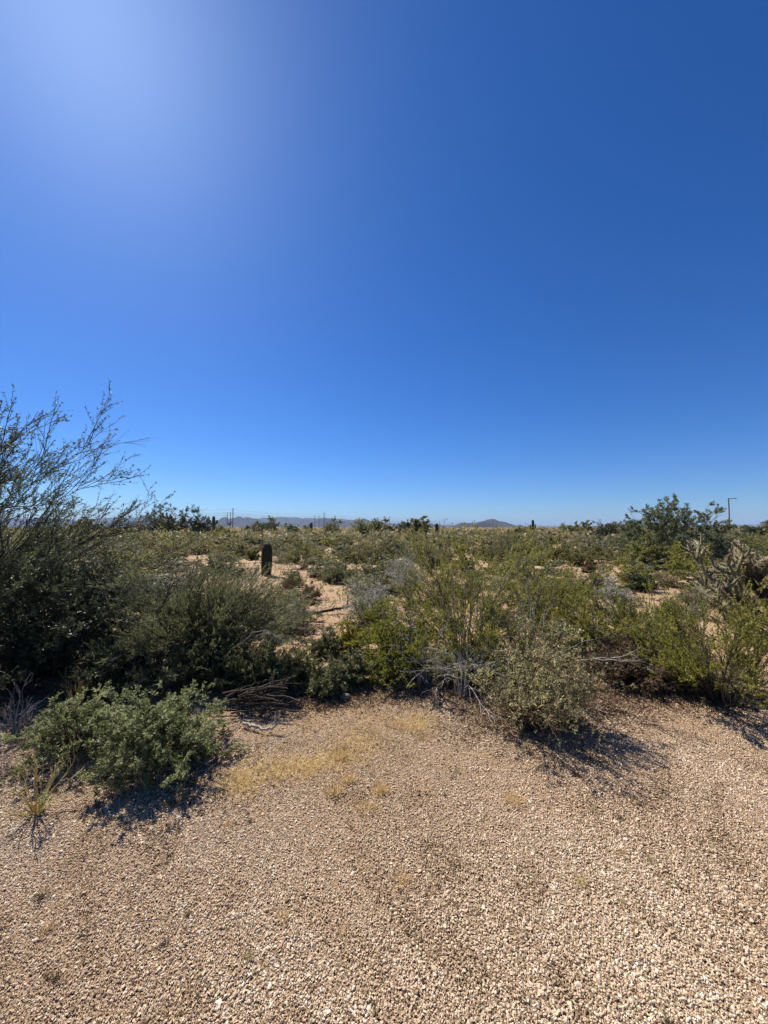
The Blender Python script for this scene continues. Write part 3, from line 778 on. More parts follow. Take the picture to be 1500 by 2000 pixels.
# --- cholla
def cholla():
    rng = np.random.default_rng(91)
    y0 = 4.95; x0 = ux(1512, y0)
    root = empty('cholla_cactus', (x0, y0, float(hf(x0, y0))))
    root.scale = (1.04, 1.04, 1.06)
    tag(root, 'large branching cholla cactus with pale spiny arms at the right edge', 'cactus')
    S = Geo(); A = Geo(); Sp = Geo()
    trunk = walk(np.zeros((1, 3)), np.array([[.05, 0, 1.]]), np.array([.55]), 6, rng, .06)
    trunk[:, 0, 2] = -.05
    tubes(S, trunk, np.linspace(.075, .05, 6)[None], 9, .3)
    n = 20
    az = np.arange(n) * 2.4 + rng.uniform(-.3, .3, n); el = rng.uniform(.1, 1.0, n)
    d = np.stack([np.cos(az) * np.cos(el), np.sin(az) * np.cos(el), np.sin(el)], -1)
    st, _ = at_t(np.repeat(trunk, n, 0), rng.uniform(.45, 1, (n, 1)))
    L1 = walk(st[:, 0], d, rng.uniform(.45, .85, n), 6, rng, .12, .06)
    # two hand set long limbs that reach towards the middle of the picture
    L1 = np.concatenate([L1, walk(trunk[:, 3], np.array([[-1, -.15, .3]]), np.array([1.0]), 6, rng, .08, .03), walk(trunk[:, 2], np.array([[-1, -.35, .02]]), np.array([1.05]), 6, rng, .08, .03)])
    tubes(S, L1, np.linspace(.034, .022, 6)[None], 8, .4)
    levels = [L1]; P = L1
    for n_, l, rr in ((5, .5, .0175), (4, .62, .0155), (2, .7, .014)):
        P, _ = grow(P, n_, rng, .35, 1, (28, 62), l, 4, .08, .13, .2)
        P[:, :, 2] = np.maximum(P[:, :, 2], .1)
        levels.append(P)
        tubes(A, P, rr * np.array([.8, 1.05, 1.05, .55])[None], 7, rng.uniform(.2, .9, len(P)))
    for P in levels:
        k = 40 if P is not L1 else 70
        t = rng.uniform(0, 1, (len(P), k)); pos, tan = at_t(P, t)
        pos = pos.reshape(-1, 3); tan = tan.reshape(-1, 3)
        out = unit(np.cross(tan, rvec(rng, (len(pos),))))
        leaf_quads(Sp, pos + out * .015, out + tan * rng.normal(.2, .4, (len(pos), 1)), rng, rng.uniform(.016, .028, len(pos)), .005, rng.uniform(0, 1, len(pos)))
    obj('trunk', S.mesh('trunk', M['stem_dark']), root)
    obj('arms', A.mesh('arms', M['cholla']), root)
    obj('spines', Sp.mesh('spines', M['spine'], False), root)
    OCC.append((x0, y0, 1.0))
cholla()

# --- saguaros
def saguaro_body(geo, P, R, ribs, mat=0):
    """ribbed column along polyline P (K,3) with radii R"""
    sides = ribs * 4
    t = unit(np.gradient(P, axis=0)); ref = np.array([.3, 1, 0.05])
    a = unit(np.cross(t, ref)); b = np.cross(t, a)
    ph = np.arange(sides) / sides * 2 * np.pi
    rr = 1 + .10 * np.cos(ribs * ph)
    ring = P[:, None] + R[:, None, None] * rr[None, :, None] * (np.cos(ph)[None, :, None] * a[:, None] + np.sin(ph)[None, :, None] * b[:, None])
    K = len(P); idx = np.arange(K * sides).reshape(K, sides)
    q = np.stack([idx[:-1], np.roll(idx, -1, 1)[:-1], np.roll(idx, -1, 1)[1:], idx[1:]], -1)
    geo.add(ring.reshape(-1, 3), Q=q.reshape(-1, 4), mat=mat)
    return a, b

def spine_rows(geo, P, R, a, b, ribs, per, L, w, rng):
    K = len(P)
    f = np.linspace(.2, K - 1.05, per); i = f.astype(int); wt = (f - i)[:, None]
    p = P[i] * (1 - wt) + P[i + 1] * wt; r = R[i] * (1 - wt[:, 0]) + R[i + 1] * wt[:, 0]
    ph = np.arange(ribs) / ribs * 2 * np.pi
    out = np.cos(ph)[None, :, None] * a[i][:, None] + np.sin(ph)[None, :, None] * b[i][:, None]
    pos = p[:, None] + out * r[:, None, None] * 1.09
    pos = np.repeat(pos.reshape(-1, 3), 5, 0); o = np.repeat(out.reshape(-1, 3), 5, 0)
    leaf_quads(geo, pos, o + .8 * rvec(rng, (len(pos),)), rng, L, w, rng.uniform(0, 1, len(pos)))

def saguaro(label, x, y, H, rad, arms=(), seed=0, ribs=16, spines=True, group=None, name='saguaro_cactus'):
    rng = np.random.default_rng(seed)
    root = empty(name, (x, y, float(hf(x, y))))
    tag(root, label, 'cactus', group)
    s = np.linspace(0, 1, 22)
    z = np.concatenate([[-.05], H * (1 - (1 - s) ** 1.5)]); 
    tip = np.clip((H - z) / (rad * 1.3), 0, 1)
    R = rad * np.sqrt(1 - (1 - tip) ** 2) * (.86 + .14 * np.sin(np.clip(z / H, 0, 1) * np.pi)) + .001
    P = np.stack([z * 0 + .02 * np.sin(z), z * 0, z], -1)
    g = Geo(); a, b = saguaro_body(g, P, R, ribs)
    obj('body', g.mesh('body', M['cactus']), root)
    if spines:
        sp = Geo(); spine_rows(sp, P, R, a, b, ribs, max(14, int(H / .035)), .035, .0045, rng)
        obj('spines', sp.mesh('spines', M['spine_dark'], False), root)
    for (h0, side, out, up) in arms:
        g = Geo(); k = np.linspace(0, 1, 12)
        X = side * (out * np.minimum(1, k * 2.2)); Z = h0 + up * np.clip(k - .25, 0, 1) / .75 + .04 * np.sin(k * 3)
        Pa = np.stack([X, X * .15, Z], -1); Pa[1:-1] = (Pa[:-2] + Pa[1:-1] + Pa[2:]) / 3
        Ra = rad * .62 * np.sqrt(np.clip(1 - np.clip((k - .85) / .15, 0, 1) ** 2, 0, 1)) + .002
        saguaro_body(g, Pa, Ra, 10)
        obj('arm', g.mesh('arm', M['cactus']), root)
    OCC.append((x, y, rad + .3))
    return root

x, y = gp(520, 1124)
saguaro('short thick dark saguaro with rounded top standing in the near scrub', x, y, hz(1060, y), .158, seed=1, ribs=18)
def far_sag(label, u, vb, vt, wpx, arms=(), seed=5):
    x, y = gp(u, vb)
    H = hz(vt - 3, y); r = wpx / FPX * y / 2 * 1.12
    saguaro(label, x, y, H, r, [(H * a, s, r * o, H * up) for a, s, o, up in arms], seed, 12, False)
far_sag('small saguaro in front of the left tree clump', 384, 1052, 1029, 8)
far_sag('far saguaro with two stubby arms right of the left tree clump', 417, 1038, 1011, 5, ((.45, -1, 2.4, .3), (.5, 1, 2.2, .25)))
far_sag('slim far saguaro above the thick near one', 533, 1036, 1017, 3.6)
far_sag('tiny dark far saguaro below the middle power poles', 608, 1038, 1023, 4)
far_sag('stubby saguaro with a short companion arm left of the bare clearing', 711, 1052, 1034, 6, ((.3, 1, 2.4, .3),))
far_sag('short saguaro at the left rim of the bare clearing', 754, 1053, 1039, 5)
far_sag('slim saguaro at the right rim of the bare clearing', 780, 1051, 1034, 4.5)
far_sag('tall dark columnar saguaro left of the rounded hill', 853, 1051, 1025, 6)
far_sag('small dark saguaro below the rounded hill', 921, 1047, 1036, 4)
far_sag('tall many armed saguaro right of the rounded hill', 1041, 1047, 1018, 4.2, ((.35, -1, 2.2, .35), (.42, 1, 2.2, .3)))
far_sag('short dark saguaro between the many armed one and the right tree', 1073, 1056, 1040, 5)

# --- trees
def tree(name, label, u, vb, w, vt, seed, leafm, stemm, group=None, cat='tree', **kw):
    x, y, W, H = spot(u, vb, w, vt, 0)
    k = dict(tri=True, n_stem=22, spread=78, n2=8, n3=6, leaf_n=7, leaf=(.11, .05), r=.045, t2=(.3, 1), l2=.45, l3=.45, wander=.16, curve=.25, K=(6, 4, 3), a2=(20, 55))
    k.update(kw)
    S, Lf, _ = shrub_geo(seed, W, H, **k)
    root = empty(name, (x, y, float(hf(x, y)))); tag(root, label, cat, group)
    obj('trunk', S.mesh('trunk', stemm), root)
    obj('crown', Lf.mesh('crown', leafm), root)
    OCC.append((x, y, W * .45))
    return root
tree('desert_tree', 'broad dark ironwood like tree with airy crown on the right', 1318, 1096, 226, 974, 119, M['iron'], M['stem_grey'], n_stem=170, n2=5, n3=5, leaf_n=14, leaf=(.085, .034), r=.02, spread=84, t2=(.45, 1), l2=.22, l3=.5, rag=(.84, 1.0), up=0, bald=.05, wander=.05, curve=.05)
tree('desert_tree', 'yellow olive palo verde in front of the broad right tree', 1262, 1112, 96, 1046, 102, M['palo'], M['stem_green'], n_stem=34, leaf=(.08, .028), n2=9, n3=7, leaf_n=8, r=.03, spread=84)
tree('desert_tree', 'small olive tree right below the broad right tree', 1395, 1092, 80, 1040, 103, M['palo'], M['stem_green'], leaf=(.07, .03))
tree('desert_tree', 'dark tree with bare spiky twigs left of the broad right tree', 1182, 1060, 60, 1017, 104, M['dark_leaf'], M['stem_dark'], leaf=(.14, .06), leaf_keep=.7, spread=60)
tree('desert_tree', 'grey tree at the right edge beyond the lamp post', 1478, 1058, 56, 1024, 105, M['tree_leaf'], M['stem_grey'], leaf=(.17, .08))
tree('desert_tree', 'spindly dark tree at the left end of the left tree clump', 308, 1046, 44, 984, 106, M['dark_leaf'], M['stem_dark'], leaf=(.27, .12), leaf_keep=.8, spread=55)
tree('desert_tree', 'bushy dark tree in the middle of the left tree clump', 347, 1047, 66, 988, 107, M['dark_leaf'], M['stem_dark'], leaf=(.27, .12), spread=76, n_stem=30)
tree('desert_tree', 'rounded dark tree at the right end of the left tree clump', 388, 1047, 60, 991, 108, M['dark_leaf'], M['stem_dark'], leaf=(.27, .12), spread=80, n_stem=30)
tree('desert_tree', 'pale bare tree below the middle power poles', 645, 1047, 40, 1016, 109, M['olive'], M['stem_grey'], leaf=(.2, .08), leaf_keep=.4)
tree('desert_tree', 'rounded green palo verde left of the bare clearing', 707, 1047, 52, 1013, 110, M['palo'], M['stem_green'], leaf=(.2, .08))
tree('desert_tree', 'small dark tree between palo verde and bare clearing', 733, 1045, 20, 1015, 111, M['tree_leaf'], M['stem_dark'], leaf=(.22, .1), spread=50)
tree('desert_tree', 'dark upright tree behind the bare clearing', 792, 1046, 30, 1019, 112, M['tree_leaf'], M['stem_dark'], leaf=(.2, .1), spread=50)
tree('desert_tree', 'low green palo verde left of the many armed saguaro', 1012, 1048, 70, 1030, 113, M['palo'], M['stem_green'], leaf=(.18, .07))
tree('desert_tree', 'low olive palo verde on the horizon left of the dark spiky tree', 1112, 1046, 50, 1026, 114, M['palo'], M['stem_green'], leaf=(.2, .08))
tree('desert_tree', 'thin olive sapling behind the middle creosote', 966, 1106, 34, 1036, 115, M['olive'], M['stem_grey'], leaf=(.05, .02), spread=30, n_stem=10, r=.02)
tree('desert_tree', 'grey green tree far behind the left feathery bush', 510, 1046, 60, 1020, 116, M['tree_leaf'], M['stem_dark'], leaf=(.2, .09), spread=72)

# --- hand placed middle distance bushes
def mid(label, u, v, w, vt, seed, leafm, stemm, name='creosote_bush', **kw):
    _, y = gp(u, v); s = y / 10
    k = dict(n_stem=22, spread=82, n2=7, n3=5, leaf_n=7, leaf=(.032 * s + .016, .016 * s + .008), r=.007, t2=(.15, 1), K=(5, 3, 3), twig_draw=.3)
    k.update(kw)
    return near(name, label, u, v, w, vt, seed, leafm, stemm, **k)
mid('wide olive creosote bush right of the short thick saguaro', 595, 1114, 104, 1052, 121, M['olive'], M['stem_dark'])
mid('brownish creosote bush left of the short thick saguaro', 446, 1096, 40, 1062, 122, M['olive'], M['stem_brown'])
mid('small olive bush just left of the short thick saguaro', 494, 1096, 30, 1072, 123, M['olive'], M['stem_dark'])
mid('grey olive bush beyond the wide creosote by the saguaro', 668, 1092, 52, 1062, 124, M['bursage'], M['stem_dark'], 'bursage_bush')
mid('low dark bush with a thin post standing by it', 716, 1085, 44, 1066, 125, M['grey_green'], M['stem_dark'], 'bursage_bush')
mid('grey brown twiggy bush behind the pale bushes', 720, 1129, 50, 1106, 126, M['bursage'], M['stem_grey'], 'bursage_bush', leaf_keep=.5)
mid('low grey bush left of the tall pale bush', 752, 1112, 36, 1086, 127, M['bursage'], M['stem_grey'], 'bursage_bush')
mid('olive creosote bush right of the thin sapling', 1016, 1132, 76, 1076, 128, M['creo'], M['stem_dark'])
mid('brownish olive bush in front of the bare strip on the right', 1085, 1102, 100, 1060, 129, M['olive'], M['stem_brown'])
mid('wide brown olive bush left of the palo verde', 1170, 1104, 90, 1062, 130, M['olive'], M['stem_brown'])
mid('yellow green creosote bush below the palo verde', 1235, 1150, 90, 1092, 131, M['creo'], M['stem_green'])
mid('green bush below the broad right tree', 1330, 1135, 70, 1090, 132, M['creo'], M['stem_green'])
mid('olive bush behind the left feathery bush', 330, 1135, 90, 1075, 133, M['olive'], M['stem_dark'])
mid('grey green bush left behind the dark branches', 230, 1120, 100, 1070, 134, M['olive'], M['stem_dark'])
mid('olive creosote bush behind the dark tree at the left edge', 90, 1120, 120, 1060, 135, M['creo'], M['stem_dark'])
mid('olive bush behind the tall pale bush', 840, 1110, 70, 1058, 136, M['olive'], M['stem_dark'])
mid('green creosote bush behind the middle creosote', 905, 1118, 70, 1058, 137, M['creo'], M['stem_dark'])
mid('tangled brown bush on the bare strip on the right', 1148, 1120, 26, 1104, 138, M['brown_leaf'], M['stem_brown'], 'brown_bush')
mid('low olive bush right of the brown bush on bare soil', 700, 1168, 34, 1142, 139, M['brown_leaf'], M['stem_brown'], 'brown_bush', leaf_keep=.5)

# --- scattered scrub: prototypes share mesh data
def protos(seed, n, mats, **kw):
    out = []
    for i in range(n):
        S, Lf, _ = shrub_geo(seed + i, 1.0, 1.0, **kw)
        g = Geo()
        g.add(np.concatenate(S.V), Q=np.concatenate(S.Q), tint=np.concatenate(S.qt), mat=1)
        g.add(np.concatenate(Lf.V), T=np.concatenate(Lf.T), tint=np.concatenate(Lf.tt), mat=0)
        out.append(g.mesh('bush', mats[0]))
    return out, mats
near_kw = dict(tri=True, n_stem=32, spread=84, n2=8, n3=5, leaf_n=8, leaf=(.038, .016), r=.007, curve=.2, K=(5, 4, 3), t2=(.15, 1))
mid_kw = dict(tri=True, n_stem=24, spread=84, n2=7, n3=5, leaf_n=8, leaf=(.045, .022), r=.007, curve=.2, K=(5, 4, 3), t2=(.15, 1))
far_kw = dict(tri=True, n_stem=18, spread=86, n2=6, n3=5, leaf_n=5, leaf=(.075, .042), r=.008, t2=(.15, 1), curve=.2, K=(4, 3, 2), l3=.5)
CM = [[M['creo'], M['stem_grey']], [M['olive'], M['stem_dark']], [M['olive'], M['stem_brown']], [M['olive'], M['stem_grey']], [M['grey_green'], M['stem_dark']], [M['dusty'], M['stem_brown']], [M['bursage'], M['stem_grey']]]
BM = [[M['bursage'], M['stem_grey']], [M['grey_green'], M['stem_grey']], [M['dusty'], M['stem_brown']], [M['dry'], M['stem_brown']]]
DM = [[M['brown_leaf'], M['stem_brown']]]
P_near = {'creosote_bush': protos(361, 3, CM, **near_kw), 'bursage_bush': protos(371, 3, BM, **{**near_kw, 'spread': 88}), 'brown_bush': protos(381, 2, DM, **{**near_kw, 'leaf_keep': .6})}
P_mid = {'creosote_bush': protos(301, 4, CM, **mid_kw), 'bursage_bush': protos(311, 3, BM, **{**mid_kw, 'spread': 86}), 'brown_bush': protos(321, 2, DM, **mid_kw)}
P_far = {'creosote_bush': protos(331, 4, CM, **far_kw), 'bursage_bush': protos(341, 3, BM, **{**far_kw, 'spread': 86}), 'brown_bush': protos(351, 2, DM, **far_kw)}
LAB = {'creosote_bush': ('loose olive creosote bush scattered over the open desert flat', 'creosote bushes scattered over the flat'),
       'bursage_bush': ('low grey green mound bush scattered over the open desert flat', 'mound bushes scattered over the flat'),
       'brown_bush': ('small dried brown bush scattered over the open desert flat', 'dried brown bushes scattered over the flat')}
BARE = [(485, 1075, 548, 1190), (590, 1158, 700, 1240), (395, 1098, 480, 1110), (690, 1100, 770, 1120), (335, 1084, 425, 1112), (1140, 1100, 1215, 1122), (735, 1050, 800, 1064),
        (600, 1148, 690, 1152), (830, 1050, 870, 1058), (985, 1052, 1020, 1060), (120, 1090, 210, 1130)]

LAND = [('the short thick saguaro', gp(520, 1124)), ('the round pale grey bush', gp(722, 1215)), ('the cholla cactus', (ux(1490, 5.2), 5.2)), ('the feathery bush', (-2.0, 4.4)),
        ('the middle creosote', (ux(880, 4.9), 4.9)), ('the yellow palo verde', gp(1270, 1112)), ('the broad right tree', gp(1318, 1096)), ('the brown dried bush', gp(608, 1176)),
        ('the thin sapling', gp(966, 1106)), ('the left tree', (-5.2, 4.75)), ('the wide creosote bush', gp(595, 1114)), ('the dark low bush', gp(1248, 1158)), ('the thin post', gp(727, 1084)),
        ('the columnar saguaro', gp(853, 1051)), ('the many armed saguaro', gp(1041, 1047)), ('the spiky dark tree', gp(1182, 1060)), ('the left tree clump', gp(345, 1047)), ('the bare clearing', gp(770, 1056))]
USED = set()
TONE = {'creosote_leaf': 'bright olive', 'olive_leaf': 'olive', 'grey_green_leaf': 'grey green', 'dusty_olive_leaf': 'dusty', 'bursage_leaf': 'pale grey green', 'brown_leaf': 'brown', 'dry_tan_leaf': 'dry tan'}
PLAIN = {'creosote_bush': 'creosote bush', 'bursage_bush': 'mound bush', 'brown_bush': 'dried bush'}
def scatter_label(kind, mat, x, y, W):
    c = TONE.get(mat.name, 'olive'); n = PLAIN[kind]
    for nm, (lx, ly) in sorted(LAND, key=lambda l: (l[1][0] - x) ** 2 + (l[1][1] - y) ** 2)[:3]:
        du = (x / y - lx / ly) * FPX; side = 'left' if du < 0 else 'right'
        deep = 'behind' if y > ly * 1.15 else 'in front of' if y < ly * .87 else 'level with'
        size = 'small' if W < .8 else 'large' if W > 1.6 else 'medium'
        far = 'just' if abs(du) < 60 else 'well'
        for t in ('%s %s %s %s %s and %s %s' % (size, c, n, far, side, deep, nm),):
            if t not in USED:
                USED.add(t); return t
    return LAB[kind][0]

def scatter():
    rng = np.random.default_rng(401)
    count = {'creosote_bush': 0, 'bursage_bush': 0, 'brown_bush': 0}
    limit = {'creosote_bush': 295, 'bursage_bush': 280, 'brown_bush': 70}
    occ = list(OCC)
    tries = 0
    while tries < 14000 and any(count[k] < limit[k] for k in count):
        tries += 1
        y = rng.uniform(20, 42) if rng.uniform() < .55 else rng.uniform(5.4, 24)
        x = rng.uniform(-1, 1) * (1.1 * y + 1.6)
        kind = rng.choice(list(count), p=[.5, .4, .1])
        if count[kind] >= limit[kind]: continue
        u = 750 + x / y * FPX; v = 1030 + EYE / y * FPX
        bare = any(a <= u <= c and b <= v <= d for a, b, c, d in BARE)
        if bare: continue
        if kind == 'creosote_bush': W = rng.uniform(1.0, 2.3); H = W * rng.uniform(.5, .72)
        elif kind == 'bursage_bush': W = rng.uniform(.5, 1.3); H = W * rng.uniform(.4, .6)
        else: W = rng.uniform(.4, .9); H = W * rng.uniform(.5, .75)
        H = min(H, 1.35)
        if y < 9: W *= .6; H = W * rng.uniform(.5, .75)
        elif y < 14: W *= .8; H *= .75
        if any((x - a) ** 2 + (y - b) ** 2 < (r * .9 + W * .3) ** 2 for a, b, r in occ): continue
        occ.append((x, y, W * .3))
        src = (P_near if y < 10 else P_mid if y < 24 else P_far)[kind]
        ms, mats = src
        me = ms[rng.integers(len(ms))]; pair = mats[rng.integers(len(mats))]
        o = obj(kind, me, None, (x, y, float(hf(x, y))))
        for i in range(2):
            o.material_slots[i].link = 'OBJECT'; o.material_slots[i].material = pair[i]
        o.scale = (W, W * rng.uniform(.85, 1.15), H); o.rotation_euler = (0, 0, rng.uniform(0, 6.28))
        tag(o, scatter_label(kind, pair[0], x, y, W), 'bush', LAB[kind][1])
        count[kind] += 1
    print('scattered', count)
scatter()

def distant_scrub():
    """scrub from 60 m to the hills: reads as one mass"""
    rng = np.random.default_rng(402)
    g = Geo()
    for (ya, yb, n, k, fs) in ((35, 110, 2250, 34, .17), (105, 450, 3000, 14, .27), (420, 5000, 2900, 9, .32)):
        y = ya * (yb / ya) ** rng.uniform(0, 1, n) ** 1.1
        x = rng.uniform(-1.4, 1.4, n) * y
        W = rng.uniform(1.2, 3.0, n) * (1 + y / 300); H = np.where(rng.uniform(size=n) < .06, rng.uniform(1.6, 2.4, n), rng.uniform(.55, 1.35, n)) * (1 + .5 * np.clip((y - 100) / 200, 0, 1) * rng.uniform(.3, 1.6, n) + y / 1500)
        th = rng.uniform(0, 6.28, (n, k)); c = rng.uniform(0, 1, (n, k)); rr = np.sqrt(1 - c ** 2) * rng.uniform(.5, 1, (n, k))
        pos = np.stack([x[:, None] + np.cos(th) * rr * W[:, None] / 2, y[:, None] + np.sin(th) * rr * W[:, None] / 2, c * H[:, None] * rng.uniform(.4, 1, (n, k))], -1).reshape(-1, 3)
        pos[:, 2] += np.repeat(hf(x, y), k)
        s = np.repeat(np.minimum(W * fs, H * .5), k) * rng.uniform(.5, 1.3, n * k)
        tint = np.clip(np.repeat(rng.uniform(.0, .65, n), k) + rng.normal(0, .15, n * k), 0, 1)
        kind = np.repeat(rng.integers(0, 4, n), k)
        for m in range(4):
            q = kind == m
            leaf_tris(g, pos[q], rvec(rng, (q.sum(),)), rng, s[q], s[q] * .6, tint[q], m)
    o = obj('distant_scrub', g.mesh('distant_scrub', [M['olive'], M['grey_green'], M['dusty'], M['dry']]))
    tag(o, 'far olive scrub merging into one band before the hills', 'scrub', kind='stuff')
distant_scrub()

def horizon_trees():
    rng = np.random.default_rng(404)
    kw = dict(tri=True, n_stem=26, spread=84, n2=6, n3=5, leaf_n=6, leaf=(.085, .05), r=.012, t2=(.3, 1), curve=.2, K=(4, 3, 2), l2=.35, l3=.5, wander=.16)
    ms, _ = protos(411, 6, [[M['palo'], M['stem_dark']]], **kw)
    pairs = [(M['palo'], 'olive'), (M['tree_leaf'], 'dark green'), (M['olive'], 'dull olive'), (M['iron'], 'grey green')]
    for i in range(64):
        u = rng.uniform(-60, 1560); y = 85 * (330 / 85) ** rng.uniform()
        if 865 < u < 1040: continue
        x = ux(u, y); H = rng.uniform(2.6, 4.8); W = H * rng.uniform(1.0, 1.9)
        m, tone = pairs[rng.integers(4)]
        o = obj('desert_tree', ms[rng.integers(6)], None, (x, y, float(hf(x, y))))
        o.scale = (W, W, H); o.rotation_euler = (0, 0, rng.uniform(0, 6.28))
        for k, mm in enumerate((m, M['stem_dark'])):
            o.material_slots[k].link = 'OBJECT'; o.material_slots[k].material = mm
        tag(o, 'small %s tree in the far tree line along the horizon' % tone, 'tree', 'far trees along the horizon')
horizon_trees()

def ground_cover():
    """low annuals and dry stubble between the bushes"""
    rng = np.random.default_rng(403); g = Geo()
    n = 7500
    y = 4.2 * (60 / 4.2) ** rng.uniform(0, 1, n); x = rng.uniform(-1, 1, n) * (1.12 * y + 1.5)
    u = 750 + x / y * FPX; v = 1030 + EYE / y * FPX
    ok = np.ones(n, bool)
    for a, b, c, d in BARE: ok &= ~((u > a) & (u < c) & (v > b) & (v < d) & (rng.uniform(size=n) < .35))
    x, y = x[ok], y[ok]; n = len(x)
    k = 9
    s = (.06 + .006 * y) * rng.uniform(.5, 1.4, n)
    off = rng.normal(0, 1, (n, k, 2)) * s[:, None, None]
    pos = np.concatenate([np.stack([x, y], -1)[:, None] + off, np.zeros((n, k, 1))], -1).reshape(-1, 3)
    pos[:, 2] = hf(pos[:, 0], pos[:, 1]) + .002
    L = np.repeat((.03 + .0035 * y) * rng.uniform(.6, 1.5, n), k) * rng.uniform(.5, 1.3, n * k)
    kind = np.repeat(rng.choice(4, n, p=[.35, .25, .2, .2]), k)
    tint = np.clip(np.repeat(rng.uniform(.1, .9, n), k) + rng.normal(0, .15, n * k), 0, 1)
    for m in range(4):
        q = kind == m
        leaf_tris(g, pos[q], rvec(rng, (q.sum(),)) * [1, 1, .5] + [0, 0, .7], rng, L[q] * 1.3, L[q] * .35, tint[q], m)
    o = obj('ground_cover', g.mesh('ground_cover', [M['olive'], M['seed'], M['bursage'], M['brown_leaf']]))
    tag(o, 'low stubble and small weeds between the desert bushes', 'weeds', kind='stuff')
ground_cover()

# --- dry grass on the gravel, litter
def blades(name, label, cat, spots, seed, mat, L, w, per, lay=1.0, kind='stuff', clump=.018):
    rng = np.random.default_rng(seed); g = Geo()
    for (cx, cy, rx, ry, dens) in spots:
        n = int(per * dens)
        nc = max(3, n // 22)
        cc = rng.normal(0, .5, (nc, 2)) * [rx, ry] + [cx, cy]
        p = cc[rng.integers(0, nc, n)] + rng.normal(0, clump, (n, 2))
        pos = np.stack([p[:, 0], p[:, 1], hf(p[:, 0], p[:, 1]) + .004], -1)
        d = rvec(rng, (n,)) * [lay, lay, .35] + [0, 0, .5 / lay]
        leaf_tris(g, pos, d, rng, rng.uniform(.5, 1.4, n) * L, w, rng.uniform(0, 1, n))
    o = obj(name, g.mesh(name, mat))
    return tag(o, label, cat, kind=kind)
def pspot(u0, u1, v0, v1, dens):
    x0, y0 = gp((u0 + u1) / 2, (v0 + v1) / 2); xa, _ = gp(u0, (v0 + v1) / 2); xb, _ = gp(u1, (v0 + v1) / 2); _, ya = gp(750, v0); _, yb = gp(750, v1)
    return (x0, y0, (xb - xa) / 2, (ya - yb) / 2, dens)
blades('dry_grass', 'matted straw coloured dry grass lying on the gravel', 'grass',
       [pspot(425, 520, 1505, 1560, 1.7), pspot(480, 600, 1485, 1540, 1.6), pspot(560, 660, 1480, 1520, 1.4), pspot(600, 730, 1455, 1500, 1.2), pspot(660, 760, 1430, 1470, 1.0),
        pspot(450, 760, 1400, 1480, 1.3), pspot(620, 1000, 1440, 1560, .6), pspot(760, 860, 1395, 1430, 1.4), pspot(1130, 1230, 1325, 1350, .6), pspot(560, 900, 1375, 1420, 1.2)], 501, M['straw'], .044, .0026, 560, .8, clump=.055)
def tuft(label, u, v, seed, r=.05, n=260, h=.04, mat='straw_orange'):
    x, y = gp(u, v); rng = np.random.default_rng(seed); g = Geo()
    p = rng.normal(0, r * .45, (n, 2)); z = hf(p[:, 0] + x, p[:, 1] + y) - float(hf(x, y)) + .002
    d = np.stack([p[:, 0] / r, p[:, 1] / r, np.full(n, .9)], -1) + .5 * rvec(rng, (n,))
    leaf_quads(g, np.stack([p[:, 0], p[:, 1], z], -1), d, rng, rng.uniform(.5, 1.3, n) * h, .0028, rng.uniform(0, 1, n))
    o = obj('grass_tuft', g.mesh('grass_tuft', M[mat]), None, (x, y, float(hf(x, y))))
    tag(o, label, 'grass tuft')
tuft('round orange tan dry tuft alone on the gravel below the grass mat', 652, 1548, 511, .05)
tuft('dry tuft with a brown stalk right of the round orange tuft', 745, 1540, 512, .045)
tuft('faint dry tuft above the round orange tuft', 680, 1522, 513, .05, 180)
tuft('dry tuft on the gravel right of centre below the brittle bush', 1004, 1562, 514, .05, 160)
tuft('small orange dry tuft at the upper end of the grass mat', 668, 1476, 515, .045)
tuft('scruffy dry tuft below the stalked tuft', 715, 1575, 516, .07, 220, .03)
tuft('straw tuft near the bottom edge left of centre', 555, 1800, 517, .035, 90, .02)
tuft('thin dark dry tuft on the near gravel right of centre', 1130, 1720, 518, .03, 80, .035, 'seed')
tuft('thin dry tuft on the near gravel in the middle', 785, 1722, 519, .04, 120, .03)

def sprigs():
    rng = np.random.default_rng(520)
    g = Geo(); n = 42
    d = rvec(rng, (n,)) * [1, 1, .5] + [0, 0, .55]
    P = walk(np.zeros((n, 3)) + rng.normal(0, .004, (n, 3)) * [1, 1, 0], unit(d), rng.uniform(.02, .05, n), 4, rng, .2)
    tubes(g, P, np.linspace(.0011, .0005, 4)[None], 3, rng.uniform(0, 1, n))
    me = [g.mesh('dry_sprig', m) for m in (M['seed'], M['straw_orange'], M['brown_leaf'])]
    for i in range(44):
        y = rng.uniform(1.25, 3.1); x = rng.uniform(-.95, .95) * y
        if x < -.9 and y > 1.9: continue
        o = obj('dry_sprig', me[rng.integers(3)], None, (x, y, float(hf(x, y)) + .004))
        k = rng.uniform(.5, 1.15); o.scale = (k, k, k * rng.uniform(.6, 1)); o.rotation_euler = (0, 0, rng.uniform(0, 6.28))
        tag(o, 'tiny dry sprig growing out of the near gravel', 'weed', 'tiny dry sprigs on the gravel')
sprigs()
